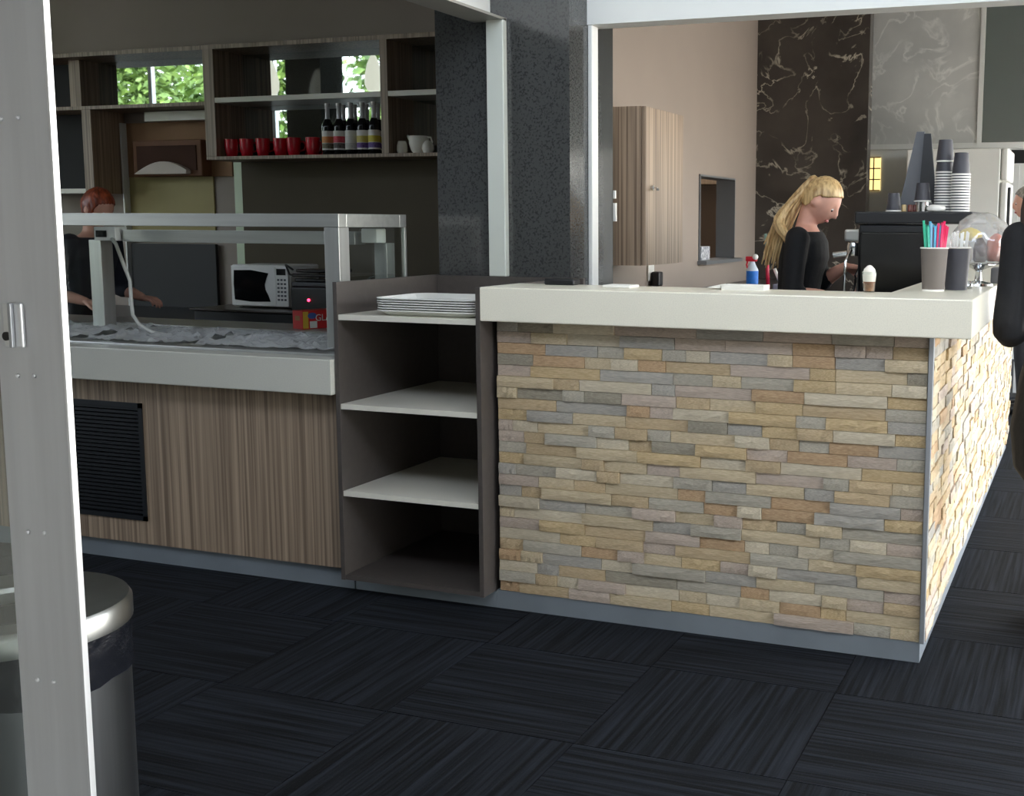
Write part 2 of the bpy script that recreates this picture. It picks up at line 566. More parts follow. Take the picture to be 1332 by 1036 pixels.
# wall with the pass-through (runs away from the camera)
q = MB()
q.box(-1.6, -1.5, 1.05, 3.105, 0, 3.9); q.box(-1.6, -1.5, 3.85, 6.2, 0, 3.9)
q.box(-1.6, -1.5, 3.105, 3.85, 0, 1.16); q.box(-1.6, -1.5, 3.105, 3.85, 1.71, 3.9)
tag(q.build('wall_side', M_taupe, origin=(-1.55, 3.6, 0)), kind='structure')
q = MB()
q.box(-1.62, -1.49, 3.106, 3.118, 1.185, 1.697); q.box(-1.62, -1.49, 3.837, 3.849, 1.185, 1.697)
q.box(-1.62, -1.49, 3.106, 3.849, 1.6975, 1.709); q.box(-1.62, -1.44, 3.09, 3.865, 1.162, 1.184)
tag(q.build('trim_1', mat('grey_reveal', (120, 122, 124), .4, .3, var=.06, scale=6), origin=(-1.55, 3.48, 1.14)), kind='structure')
struct('wall_kitchen', M_taupe, -4.2, -1.6, 6.1, 6.2, 0, 3.9)
struct('wall_kitchen_side', M_taupe, -4.3, -4.2, 3.07, 6.2, 0, 3.9)
struct('wall_marble', M_marble, -1.5, -.715, 4.377, 4.5, 0, 3.9)
q = MB(); q.box(-1.5, -.045, 5.0, 5.12, 1.99, 3.9)
tag(q.build('wall_stone_reflection', M_marbleg, origin=(-.4, 5.0, 1.99)), kind='structure')
q = MB(); q.box(-.048, -.016, 4.98, 5.02, 1.98, 3.9); q.box(-1.5, 1.6, 4.985, 5.02, 1.955, 1.992)
tag(q.build('window_1', M_white, origin=(-.03, 5, 1.98)), kind='structure')
tag(bx('window_pane', pane_mat('grey_green_glass', (120, 138, 134), .3), None, -.016, 1.6, 5.0, 5.01, 1.992, 3.9, origin=(.6, 5, 2)), kind='structure')
struct('wall_far', M_white, -4.2, 3.1, 9.1, 9.2, 0, 3.9)
struct('wall_partition', mat('pale_grey_panel', (228, 229, 226), .35, var=.04, scale=3), -1.5, .175, 5.02, 5.1, 0, 1.955)
struct('wall_left', M_taupe, -13.3, -13.2, -2.5, 3.07, 0, 3.9)
q = MB()
q.box(-6.8, -1.2, -2.7, -2.6, 0, 3.9); q.box(-12.6, -6.8, -2.6, -2.5, 0, 1.0)
q.box(-1.75, 3.1, -2.6, -2.5, 2.15, 2.76); q.box(-1.75, 3.1, -2.6, -2.5, 3.84, 3.9); q.box(-1.75, -1.5, -2.6, -2.5, 2.76, 3.84); q.box(2.7, 3.1, -2.6, -2.5, 0, 2.15)  # unseen header and high opening sized to shape the front light
q.box(-13.2, -12.6, -2.6, -2.5, 0, 3.9)
tag(q.build('wall_front', mat('grey_teal_paint', (112, 120, 120), .6, var=.05, scale=3), origin=(-3, -2.55, 0)), kind='structure')
# right facade: mullions and rails, tall glazing
q = MB()
for y in (-2.5, -.6, 1.3, 3.2, 5.1, 7.0, 9.1):
    q.box(2.98, 3.06, y - .03, y + .03, 0, 2.695)
q.box(2.98, 3.06, -2.5, 9.1, 0, .06); q.box(2.98, 3.06, -2.5, 9.1, 2.5, 2.56)
tag(q.build('window_2', M_alu, origin=(3, 3, 0)), kind='structure')
q = MB()
for x in (-12.6, -10.7, -8.8, -6.83):
    q.box(x - .03, x + .03, -2.58, -2.52, 1.0, 3.9)
q.box(-12.6, -6.8, -2.58, -2.52, 1.0, 1.05)
tag(q.build('window_3', M_alu, origin=(-9.6, -2.55, 0)), kind='structure')

q = MB()
for x in (-1.47, .0, 1.5, 3.0): q.box(x - .03, x + .03, -2.58, -2.52, 2.765, 3.835)
tag(q.build('added_window', M_alu, origin=(.7, -2.55, 2.76)), kind='structure')  # high window added to light the stone front from above
struct('wall_right', M_taupe, 3.0, 3.1, -2.5, 9.2, 2.7, 3.9)  # solid band added above the glazing to cut light from the right

# white roller-shutter bulkheads on the granite pillar
tag(bx('trim_2', M_white, None, -1.66, -1.585, -2.5, .66, 2.235, 3.9, origin=(-1.62, .6, 2.235)), kind='structure')
tag(bx('trim_3', M_white, None, -1.232, 3.0, .835, .95, 2.222, 3.9, origin=(0, .88, 2.222)), kind='structure')
tag(bx('trim_4', mat('pale_shutter_guide', (206, 210, 200), .4, var=.04, scale=4), None, -1.588, -1.51, .625, .66, 1.19, 2.235, bev=.004, origin=(-1.55, .64, 1.19)), kind='structure')
tag(bx('trim_5', M_white, None, -1.232, -1.212, .84, .905, 1.0, 2.222, bev=.004, origin=(-1.22, .88, 1.0)), kind='structure')
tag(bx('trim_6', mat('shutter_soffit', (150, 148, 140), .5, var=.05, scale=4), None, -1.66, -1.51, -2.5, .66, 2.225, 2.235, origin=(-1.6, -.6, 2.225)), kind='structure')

pil = thing('granite_pillar', 'square pillar clad in polished black speckled granite behind the tray shelf', 'pillar', (-1.54, .88, 0))
bx('cladding_panel', M_granite, pil, -1.845, -1.232, .66, .68, 0, 3.9)
bx('cladding_panel', M_granite, pil, -1.252, -1.232, .681, 1.11, 0, 3.9)
bx('cladding_panel', M_granite, pil, -1.845, -1.825, .681, 1.11, 0, 3.9)
bx('core', M_dark, pil, -1.82, -1.256, .685, 1.1, 0, 3.9)

# ------------------------------------------------------------------ bar counter with split-stone front
H = 1.188
bar = thing('bar_counter', 'L-shaped bar counter faced with split cream and grey stone strips', 'counter', (-.45, .1, 0))
q = MB()
q.box(-1.236, .29, .035, .2, .05, 1.066); q.box(.16, .29, .2, 3.92, .05, 1.066)
q.build('carcass', M_dark, bar)
q = MB()
q.box(-1.236, .303, .008, .03, 0, .068); q.box(.285, .303, .03, 3.93, 0, .068)
q.build('plinth', M_plinth, bar)
bx('corner_trim', M_trim, bar, .302, .318, -.004, .016, .068, 1.067, bev=.002)

def stone_mesh(k):
    """unit strip (1 x 1 x 1), front at -y, split face"""
    rnd = random.Random(100 + k)
    bm = bmesh.new()
    nx, nz = 6, 2
    g = [[None] * (nz + 1) for _ in range(nx + 1)]
    for i in range(nx + 1):
        for j in range(nz + 1):
            edge = i in (0, nx) or j in (0, nz)
            y = -1 + (rnd.uniform(.01, .1) if not edge else rnd.uniform(.05, .17))
            g[i][j] = bm.verts.new((i / nx - .5 + (0 if i in (0, nx) else rnd.uniform(-.03, .03)), y, j / nz - .5 + (0 if j in (0, nz) else rnd.uniform(-.12, .12))))
    for i in range(nx):
        for j in range(nz):
            bm.faces.new([g[i][j], g[i + 1][j], g[i + 1][j + 1], g[i][j + 1]])
    per = [g[i][0] for i in range(nx + 1)] + [g[nx][j] for j in range(1, nz + 1)] + [g[i][nz] for i in range(nx - 1, -1, -1)] + [g[0][j] for j in range(nz - 1, 0, -1)]
    bk = [bm.verts.new((v.co.x, 0, v.co.z)) for v in per]
    n = len(per)
    for i in range(n):
        bm.faces.new([per[i], bk[i], bk[(i + 1) % n], per[(i + 1) % n]])
    bmesh.ops.recalc_face_normals(bm, faces=bm.faces)
    return bm

SM = {}
def stone_data(k, mi):
    if (k, mi) not in SM:
        bm = stone_mesh(k)
        me = bpy.data.meshes.new('stone')
        bm.to_mesh(me); bm.free()
        me.materials.append(STONES[mi])
        SM[(k, mi)] = me
    return SM[(k, mi)]

rs = random.Random(21)
ROWS = 25
z0s, z1s = .069, 1.067
rh = (z1s - z0s) / ROWS
stones = []
for r in range(ROWS):
    x = -1.221
    first = True
    while x < .300:
        L = rs.choice([.085, .1, .12, .14, .16, .18, .2, .23, .27])
        if first: L *= rs.uniform(.4, 1); first = False
        if .301 - (x + L) < .06: L = .301 - x
        stones.append((r, x, L))
        x += L
mat_prev = -1
for r, x, L in stones:
    mi = rs.choices(range(9), STONE_W)[0]
    while mi == mat_prev: mi = rs.choices(range(9), STONE_W)[0]
    mat_prev = mi
    if r >= ROWS - 2 and rs.random() < .6: mi = 5
    o = bpy.data.objects.new('stone', stone_data(rs.randrange(8), mi))
    COL.objects.link(o); o.parent = bar
    dep = rs.choice([.029, .031, .033, .035, .037, .041])
    o.location = Vector((x + L / 2, .035, z0s + (r + .5) * rh)) - Vector(bar.location)
    o.scale = (L - .0018, dep, rh - .0016)
NST = len(stones)
# return side: strips too foreshortened to tell apart singly
bm = bmesh.new()
for r in range(ROWS):
    y = .018
    while y < 3.9:
        L = rs.choice([.07, .1, .12, .14, .16, .18, .2, .24])
        L = min(L, 3.925 - y)
        b2 = stone_mesh(rs.randrange(1000))
        dep = rs.choice([.024, .026, .028, .030, .033])
        mi = rs.choices(range(9), STONE_W)[0]
        mp_ = {}
        for v in b2.verts:
            mp_[v] = bm.verts.new((.29 - v.co.y * dep, y + (v.co.x + .5) * (L - .002) , z0s + (r + .5) * rh + v.co.z * (rh - .0016)))
        for f in b2.faces:
            nf = bm.faces.new([mp_[v] for v in f.verts]); nf.material_index = mi
        b2.free()
        y += L
q = MB(); q.bm.free(); q.bm = bm
tag(q.build('side_stones', STONES, bar), kind='stuff')

# white stone top, L-shaped
q = MB()
q.prism([(-1.242, -.076), (.436, -.076), (.436, 3.96), (.14, 3.96), (.14, .224), (-1.242, .224)], 1.068, H, bev=.004)
tag(q.build('bar_worktop', M_quartz, origin=(-.4, .07, 1.068)), 'thick cream speckled stone top of the bar counter', 'worktop')

# lower working counter behind the bar
wk = thing('work_counter', 'low dark working counter behind the stone bar under the coffee machine', 'counter', (-.1, 2.0, 0))
bx('top', M_steel, wk, -.36, .139, .235, 3.9, .96, 1.0, bev=.004)
bx('carcass', M_char, wk, -.32, .139, .25, 3.88, .0, .96)

# ------------------------------------------------------------------ tray shelf unit
cab = thing('tray_shelf_unit', 'open charcoal shelf unit with cream shelves beside the stone bar', 'shelf', (-1.55, .25, 0))
q = MB()
q.prism([(-.076, .062), (.66, .062), (.66, 1.192), (-.076, 1.192)], -1.856, -1.838, axis='x', bev=.001)
q.build('side_panel', M_char, cab)
q = MB()
q.prism([(-.076, .062), (.62, .062), (.62, 1.186), (-.076, 1.186)], -1.261, -1.243, axis='x', bev=.001)
q.build('side_panel', M_char, cab)
bx('back_panel', M_char, cab, -1.837, -1.16, .625, .645, .062, 1.19)
bx('bottom_panel', M_char, cab, -1.837, -1.262, -.074, .624, .063, .081)
for zz in (1.052, .7185, .387):
    bx('shelf', M_shelfwhite, cab, -1.837, -1.262, -.073, .624, zz, zz + .02, bev=.001)
bx('plinth', M_plinth, cab, -1.85, -1.237, .008, .6, 0, .061)

def tray_mesh():
    q = MB()
    def rr(w, d, r, z, n=6):
        pts = []
        for cx, cy, a in ((w / 2 - r, d / 2 - r, 0), (-w / 2 + r, d / 2 - r, 90), (-w / 2 + r, -d / 2 + r, 180), (w / 2 - r, -d / 2 + r, 270)):
            for k in range(n + 1):
                t = math.radians(a + 90 * k / n)
                pts.append(q._v((cx + r * math.cos(t), cy + r * math.sin(t), z)))
        return pts
    rings = [rr(.36, .26, .04, 0), rr(.40, .30, .05, .004), rr(.43, .335, .055, .019), rr(.436, .341, .057, .021), rr(.436, .341, .057, .0185),
             rr(.424, .329, .053, .0185), rr(.396, .296, .048, .006), rr(.36, .26, .04, .0035)]
    order = [rings[0], rings[1], rings[2], rings[4], rings[3], rings[5], rings[6], rings[7]]
    order = [rr(.38, .28, .045, 0), rr(.418, .323, .053, .017), rr(.436, .341, .057, .0175), rr(.436, .341, .057, .021), rr(.42, .325, .053, .021), rr(.386, .286, .046, .004)]
    for r_ in rings: 
        for v in r_: q.bm.verts.remove(v)
    for A, B in zip(order, order[1:]):
        n = len(A)
        for k in range(n):
            q.face([A[k], A[(k + 1) % n], B[(k + 1) % n], B[k]])
    q.face(order[0][::-1]); q.face(order[-1])
    return q
tr0 = tray_mesh().build('serving_tray', M_whitepl, smooth=True, angle=40)
names_t = ['bottom', 'second from bottom', 'third from bottom', 'fourth from bottom', 'fifth from bottom', 'topmost']
for i in range(6):
    t = tr0 if i == 0 else tr0.copy()
    if i: COL.objects.link(t)
    t.location = (-1.487 + random.uniform(-.003, .003), .118 + random.uniform(-.003, .003), 1.0725 + i * .0088)
    tag(t, 'white plastic serving tray, %s of the stack on the top shelf' % names_t[i], 'tray', 'stacked white serving trays')

# ------------------------------------------------------------------ left servery
sv = thing('servery_counter', 'servery counter with striped brown laminate front and black air grille', 'counter', (-3.9, .5, 0))
bx('front_panel', M_lam, sv, -2.842, -1.866, -.012, .006, .083, .772)
q = MB(); q.box(-6.2, -3.45, -.012, .006, .083, .772); q.box(-3.45, -2.842, -.012, .006, .083, .181); q.box(-3.45, -2.842, -.012, .006, .673, .772)
q.build('front_panel', M_lam, sv)
q = MB(); q.box(-6.2, -1.86, .05, 1.03, .083, .77); q.build('carcass', M_dark, sv)
bx('plinth', M_plinth, sv, -6.2, -1.857, .008, .05, 0, .083)
gr = MB()
gr.box(-3.45, -3.43, -.018, .004, .181, .673); gr.box(-2.862, -2.842, -.018, .004, .181, .673)
gr.box(-3.45, -2.842, -.018, .004, .653, .673); gr.box(-3.45, -2.842, -.018, .004, .181, .201)
gf = gr.build('grille', M_grille, sv)
NS = 27
for i in range(NS):
    z = .203 + (i + .5) * (.45 / NS)
    q = MB(); q.box(-3.43, -2.862, -.006, .006, -.0055, .0055)
    for v in q.bm.verts: v.co.z += -.5 * (v.co.y) 
    o = q.build('slat', M_grille, gf, world=False)
    o.location = Vector((0, -.006, z)) - Vector(sv.location)
    o.location.x = -sv.location.x
bx('grille_back', M_dark, gf, -3.43, -2.862, .012, .02, .2, .655)

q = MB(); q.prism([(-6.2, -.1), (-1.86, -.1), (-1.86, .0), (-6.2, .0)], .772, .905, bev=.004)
tag(q.build('servery_worktop', mat('shaded_speckled_stone', (206, 205, 194), .35, var=.08, scale=260, detail=2, lo=.3, hi=.55), origin=(-3.9, -.05, .772)), 'long cream stone edge slab along the servery front', 'worktop')  # bar-top stone toned down, shade put into the colour

bm_ = thing('bain_marie', 'stainless steel food well set into the servery top', 'food well', (-2.9, .5, .78))
q = MB()
q.box(-6.2, -1.86, .002, .11, .78, .914, bev=.003); q.box(-6.2, -1.86, .74, 1.05, .78, .914, bev=.003)
q.box(-2.08, -1.86, .11, .74, .78, .914); q.box(-6.2, -3.66, .11, .74, .78, .914)
q.build('deck', M_steel, bm_)
for k in range(3):
    x0 = -3.66 + k * .527
    q = MB()
    q.box(x0 + .012, x0 + .515, .122, .728, .79, .795); q.box(x0 + .012, x0 + .02, .122, .728, .79, .91); q.box(x0 + .507, x0 + .515, .122, .728, .79, .91)
    q.box(x0 + .02, x0 + .507, .122, .13, .79, .91); q.box(x0 + .02, x0 + .507, .72, .728, .79, .91)
    q.box(x0 - .001, x0 + .528, .112, .13, .9, .912); q.box(x0 - .001, x0 + .528, .722, .739, .9, .912); q.box(x0 - .001, x0 + .014, .13, .722, .9, .912)
    q.build('food_pan', M_steel, bm_)

def film(name, x0, x1, y0, y1, z, amp, label, seed, n=56):
    q = MB(); g = []
    for i in range(n + 1):
        row = []
        for j in range(n + 1):
            u, v = i / n, j / n
            x = x0 + (x1 - x0) * u; y = y0 + (y1 - y0) * v
            p = Vector((x * 7, y * 7, seed))
            rg_ = (1 - abs(noise.noise(p * 1.3)) * 2.2) * .5 + (1 - abs(noise.noise(p * 2.9 + Vector((4, 1, 0)))) * 2) * .35 + noise.noise(p * 6) * .2
            h = max(0, rg_) ** 2 * amp * 1.6 * (1 - .5 * abs(2 * v - 1))
            row.append(q._v((x + noise.noise(p * 1.7) * .03, y + noise.noise(p * 1.7 + Vector((9, 0, 0))) * .02, z + h)))
        g.append(row)
    for i in range(n):
        for j in range(n):
            q.face([g[i][j], g[i + 1][j], g[i + 1][j + 1], g[i][j + 1]])
    return tag(q.build(name, M_film, origin=((x0 + x1) / 2, (y0 + y1) / 2, z)), label, 'plastic film')
film('plastic_film', -4.2, -3.3, .05, .66, .918, .024, 'crumpled clear plastic film at the left end over the food well, around the steel post', 1.3)
film('plastic_film', -3.25, -2.72, .06, .62, .916, .024, 'crumpled clear plastic film over the middle food pan below the cable', 5.1)
film('plastic_film', -2.66, -1.98, .06, .6, .916, .024, 'crumpled clear plastic film in the right food pan next to the tray shelf', 8.7)

# heated gantry over the food well
gn = thing('food_gantry', 'stainless steel and glass heated food gantry standing over the servery', 'gantry', (-2.75, .33, .915))
def gb(name, m, *a, bev=.002): return bx(name, m, gn, *a, bev=bev)
gb('front_rail', M_steel, -3.62, -1.947, .1, .15, 1.391, 1.443)
gb('end_rail', M_steel, -1.997, -1.947, .151, .52, 1.391, 1.443)
gb('end_rail', M_steel, -3.62, -3.57, .151, .52, 1.391, 1.443)
gb('back_rail', M_steel, -3.62, -1.947, .521, .571, 1.391, 1.443)
gb('post', M_steelv, -2.015, -1.948, .1, .167, .915, 1.39)
gb('post', M_steelv, -3.62, -3.553, .1, .167, .915, 1.39)
gb('pedestal', M_steelv, -2.04, -1.98, .47, .53, .915, 1.325)
gb('pedestal', M_steelv, -3.55, -3.48, .44, .51, .915, 1.325)
gb('switch_box', M_whitepl, -2.075, -2.0, .43, .5, 1.326, 1.385, bev=.004)
sb = gb('switch_box', M_whitepl, -3.475, -3.35, .40, .47, 1.322, 1.385, bev=.004)
bx('switch', M_blackg, sb, -3.46, -3.40, .396, .401, 1.338, 1.368)
gb('lamp_channel', M_steel, -3.33, -2.1, .42, .5, 1.318, 1.372)
gb('back_leg', M_steelv, -1.957, -1.947, .556, .571, .915, 1.39)
gb('glass_top', M_pane, -3.569, -1.998, .152, .52, 1.425, 1.433, bev=0)
gb('end_glass', M_pane, -1.955, -1.949, .168, .555, .92, 1.39, bev=0)
gb('end_glass', M_pane, -3.618, -3.612, .168, .555, .92, 1.39, bev=0)
q = MB()
cp = [(-3.37, .40, 1.33), (-3.31, .36, 1.31), (-3.25, .33, 1.24), (-3.2, .32, 1.15), (-3.19, .31, 1.07), (-3.185, .31, 1.0), (-3.14, .3, .96), (-3.06, .29, .93), (-2.98, .28, .922)]
q.tube(cp, .008, 10)
tag(q.build('power_cable', mat('white_cable', (200, 200, 194), .4, var=.03, scale=20), smooth=True, origin=(-3.2, .31, .92)), 'pale power cable hanging from the gantry switch box to the food well', 'cable')
q = MB()
q.tube([(-2.13 + .06 * math.cos(a), .6, .915 + .005 + .17 + .09 * math.sin(a)) for a in [PI * k / 10 for k in range(11)]], .004, 8)
q.tube([(-2.19, .6, 1.09), (-2.19, .6, .916)], .004, 8); q.tube([(-2.07, .6, 1.09), (-2.07, .6, .916)], .004, 8)
tag(q.build('wire_loop', M_chrome, smooth=True, origin=(-2.13, .6, .916)), 'thin bent wire loop standing behind the end glass of the gantry', 'wire')

# red box of cling wrap: long side turned to the right
rb = thing('cling_wrap_box', 'red box of cling wrap lying on the servery behind the food well', 'box')
th = math.radians(68)
bx('carton', mat('red_card', (214, 44, 44), .45, var=.06, scale=12), rb, -.15, .15, -.043, .043, 0, .086, bev=.001, world=False)
bx('yellow_panel', mat('yellow_card', (226, 186, 66), .5, var=.05, scale=20), rb, -.148, -.12, -.0438, -.0432, .004, .082, world=False)
bx('green_panel', mat('green_card', (60, 110, 62), .5, var=.05, scale=20), rb, -.02, .149, -.0438, -.0432, .002, .024, world=False)
q = MB(); q.lathe([(0, 0), (.018, 0), (.018, .0008), (0, .0008)], seg=20)
o = q.build('blue_badge', mat('blue_card', (70, 100, 170), .5, var=.05, scale=20), rb, world=False); o.location = (-.1, -.0433, .062); o.rotation_euler = (PI / 2, 0, 0); o.scale = (1.3, .8, 1)
bx('white_panel', M_paper, rb, -.113, -.075, -.0438, -.0432, .004, .036, world=False)
bx('end_panel', mat('olive_card', (170, 120, 70), .5, var=.1, scale=40), rb, -.1508, -.1502, -.02, .02, .04, .062, world=False)
text_obj('lettering', 'GLAD', .044, M_paper, rb, (-.026, -.0438, .050), (PI / 2, 0, 0))
rb.location = (-2.70, .80, .914); rb.rotation_euler = (0, 0, 0)
# the reference corner (near end, lower left) sits at about (-2.655, .787)
rb.rotation_euler[2] = th
c_, s_ = math.cos(th), math.sin(th)
rb.location = (-2.655 - (-.15 * c_ + .043 * s_), .79 - (-.15 * s_ - .043 * c_), .9145)

# ------------------------------------------------------------------ back bench with microwave
bb = thing('back_bench', 'dark back bench along the rear wall behind the servery', 'counter', (-4.2, 2.4, 0))
bx('top', mat('dark_stone_top', (46, 46, 48), .3, var=.15, scale=30), bb, -6.6, -2.4, 1.9, 2.92, .76, .80, bev=.003)
bx('carcass', M_dark, bb, -6.6, -2.4, 1.95, 2.92, 0, .76)
bx('splashback', mat('black_splashback', (20, 20, 21), .6, var=.1, scale=10), bb, -5.75, -5.0, 2.925, 2.95, .80, 1.25)
un = thing('warming_cabinet', 'long low black appliance on the back bench beneath the microwave', 'appliance', (-3.85, 2.25, .80))
bx('body', M_black, un, -4.36, -3.3, 1.98, 2.55, .803, .872, bev=.006)
bx('lid', mat('charcoal_top', (70, 64, 56), .3, var=.1, scale=10), un, -4.38, -3.28, 1.96, 2.57, .873, .886, bev=.004)
mw = thing('microwave', 'white microwave oven with black door window on the back bench', 'microwave', (-3.97, 2.3, .886))
bx('body', M_whitepl, mw, -4.20, -3.765, 2.14, 2.42, .893, 1.148, bev=.008)
q = MB()
q.prism([(-4.19, .90), (-3.86, .90), (-3.86, 1.142), (-4.19, 1.142)], 2.122, 2.139, axis='y', bev=.004)
dr = q.build('door', M_whitepl, mw)
q = MB()
pts = [(-4.165, .935), (-4.05, .925), (-3.9, .928), (-3.915, .965), (-3.935, 1.0), (-3.94, 1.03), (-3.925, 1.07), (-3.91, 1.10), (-4.04, 1.118), (-4.165, 1.115), (-4.17, 1.03)]
q.prism(pts, 2.119, 2.123, axis='y')
q.build('door_window', M_blackg, dr)
bx('control_panel', M_whitepl, mw, -3.857, -3.768, 2.122, 2.139, .90, 1.142, bev=.004)
bx('display', M_blackg, mw, -3.85, -3.785, 2.119, 2.1225, 1.09, 1.128)
for r in range(6):
    for c in range(3):
        bx('button', mat('grey_button', (90, 92, 94), .5, var=.05, scale=20), mw, -3.846 + c * .024, -3.832 + c * .024, 2.119, 2.1225, .935 + r * .024, .947 + r * .024)
for x in (-4.17, -3.8):
    bx('foot', M_black, mw, x - .012, x + .012, 2.18, 2.2, .886, .893)
pr = thing('receipt_printer', 'black till printer with a red light beside the microwave', 'printer', (-3.5, 2.1, .886))
bx('body', M_black, pr, -3.66, -3.36, 2.0, 2.2, .886, 1.03, bev=.01)
bx('cover', mat('dark_grey_plastic', (58, 60, 62), .4, var=.08, scale=20), pr, -3.65, -3.37, 1.995, 2.19, 1.031, 1.06, bev=.008)
q = MB(); q.sphere((-3.53, 1.997, .955), .009, 2)
q.build('indicator_light', mat('red_led', (255, 40, 60), .4, emit=(255, 40, 70), estr=6, var=.01), pr, smooth=True)
for i, (zz, dx) in enumerate([(1.062, 0), (1.089, -.02), (1.116, .01)]):
    pt = bx('paper_tray', M_blackg, None, -3.62 + dx, -3.36 + dx, 1.99, 2.18, zz, zz + .02, bev=.006, origin=(-3.5 + dx, 2.1, zz))
    tag(pt, ['lowest of three flat black trays on the till printer', 'middle of three flat black trays on the till printer', 'uppermost of three flat black trays on the till printer'][i], 'tray', 'flat black trays on the printer')
q = MB()
q.tube([(-3.66, 2.03, 1.13), (-3.76, 2.1, 1.152), (-3.78, 2.12, 1.153), (-3.7, 2.05, 1.10), (-3.64, 2.02, 1.095)], .006, 8)
tag(q.build('black_cable', M_black, smooth=True, origin=(-3.7, 2.1, 1.09)), 'black cable looping from the flat trays onto the microwave', 'cable')

# ------------------------------------------------------------------ wall shelves with mirror backs
YF, YB = 2.65, 2.95
sh = thing('wall_shelf_unit', 'wall-mounted striped wood shelf unit with mirror backs above the back bench', 'shelf', (-4.6, 2.8, 1.8))
def sp(name, m, *a, bev=.001): return bx(name, m, sh, *a, bev=bev)
sp('top_panel', M_lam, -6.5, -2.6, YF, YB, 2.53, 2.558)
sp('divider', M_lam, -4.80, -4.715, YF, YB, 1.838, 2.53)
sp('divider', M_lam, -3.438, -3.385, YF, YB, 1.838, 2.53)
sp('bottom_panel', M_lam, -4.80, -2.6, YF, YB, 1.815, 1.837)
sp('middle_shelf', M_shelfwhite, -4.714, -3.439, YF, YB, 2.185, 2.218)
sp('middle_shelf', M_shelfwhite, -3.384, -2.6, YF, YB, 2.185, 2.218)
sp('middle_shelf', M_lam, -6.5, -4.801, YF, YB, 2.172, 2.196)
sp('divider', M_lam, -6.08, -5.98, YF + .12, YB, 2.197, 2.53)
sp('side_panel', M_lam, -5.86, -5.78, YF, YB, 1.60, 2.171)
sp('bottom_panel', M_shelfwhite, -6.5, -5.861, YF, YB, 1.60, 1.632)
sp('light_rail', M_shelfwhite, -5.5, -4.80, YF + .2, YB, 2.10, 2.165)
for a, b2, c, d in ((-4.714, -3.439, 1.838, 2.184), (-4.714, -3.439, 2.219, 2.529), (-3.384, -2.6, 1.838, 2.184), (-3.384, -2.6, 2.219, 2.529), (-5.979, -4.801, 2.197, 2.529)):
    sp('mirror', M_mirror, a, b2, YB - .012, YB - .002, c, d, bev=0)
sp('back_panel', M_dark, -6.5, -6.09, YB - .01, YB, 1.6, 2.53)
sp('back_panel', M_dark, -5.97, -5.861, YB - .01, YB, 1.633, 2.17)
# bay under the shelf: glass strip and panels on the wall
tag(bx('trim_7', mat('pale_green_glass_edge', (205, 222, 190), .3, var=.05, scale=5), None, -4.84, -4.775, 2.955, 2.969, .80, 1.814, origin=(-4.81, 2.96, .8)), kind='structure')
tag(bx('trim_8', mat('olive_panel', (168, 154, 100), .6, var=.08, scale=4), None, -5.77, -5.02, 2.955, 2.969, 1.26, 1.72, origin=(-5.4, 2.96, 1.25)), kind='structure')
tag(bx('trim_9', mat('brown_panel', (150, 112, 78), .7, var=.08, scale=4), None, -5.77, -4.85, 2.952, 2.968, 1.72, 2.1, origin=(-5.4, 2.96, 1.72)), kind='structure')
tag(bx('trim_10', mat('bright_glass_edge', (220, 222, 216), .2, var=.02, scale=5), None, -5.778, -5.766, 2.9, 2.969, .8, 2.1, origin=(-5.77, 2.93, .8)), kind='structure')
tag(bx('trim_11', mat('olive_brown_splashback', (84, 74, 56), .75, var=.06, scale=4), None, -4.774, -2.6, 2.955, 2.969, .80, 1.814, origin=(-3.7, 2.96, .8)), kind='structure')
ds = thing('paper_dispenser', 'brown box dispenser with a pale curved paper scoop on the rear wall', 'dispenser', (-5.33, 2.9, 1.7))
M_dbr = mat('brown_casing', (122, 82, 56), .7, var=.1, scale=6)
bx('casing', M_dbr, ds, -5.62, -5.02, 2.85, 2.95, 1.72, 1.97, bev=.008)
bx('recess', mat('dark_brown_recess', (74, 46, 34), .9, var=.1, scale=6), ds, -5.58, -5.06, 2.843, 2.852, 1.76, 1.93)
q = MB(); n = 12; A = []; B = []
for i in range(n + 1):
    u = i / n; x = -5.57 + .46 * u; z = 1.735 + .085 * math.sin(PI * u * .9)
    A.append((x, z))
q.prism(A + [(-5.11, 1.735)], 2.80, 2.842, axis='y')
q.build('paper_scoop', mat('pale_tissue', (224, 212, 200), .8, var=.05, scale=10), ds)

# mugs
def mug_parts(root):
    q = MB()
    q.lathe([(0, 0), (.028, 0), (.034, .004), (.043, .05), (.046, .115), (.043, .115), (.04, .052), (.03, .012), (0, .01)], seg=24)
    q.build('body', M_red, root, smooth=True, world=False, angle=50)
    q = MB(); q.tube([(.043, 0, .095), (.066, 0, .092), (.076, 0, .068), (.066, 0, .04), (.04, 0, .032)], .006, 8)
    q.build('handle', M_red, root, smooth=True, world=False)
mg = thing('mug', '', 'mug', (0, 0, 0), 'red mugs on the wall shelf')
mug_parts(mg)
ords = ['leftmost', 'second from left', 'third from left', 'middle', 'third from right', 'second from right', 'rightmost']
for i, x in enumerate([-4.66, -4.545, -4.405, -4.275, -4.16, -4.02, -3.935]):
    o = mg if i == 0 else dup(mg, (0, 0, 0))
    o.location = (x - (.012 if i == 6 else 0), 2.73 + (.12 if i == 6 else 0) + (i % 2) * .012, 1.8375); o.rotation_euler = (0, 0, math.radians([70, 60, 40, 80, 50, 80, 110][i]))
    tag(o, 'glossy red mug, %s of the seven on the wall shelf' % ords[i] + (' and half behind the bottles' if i == 6 else ''))

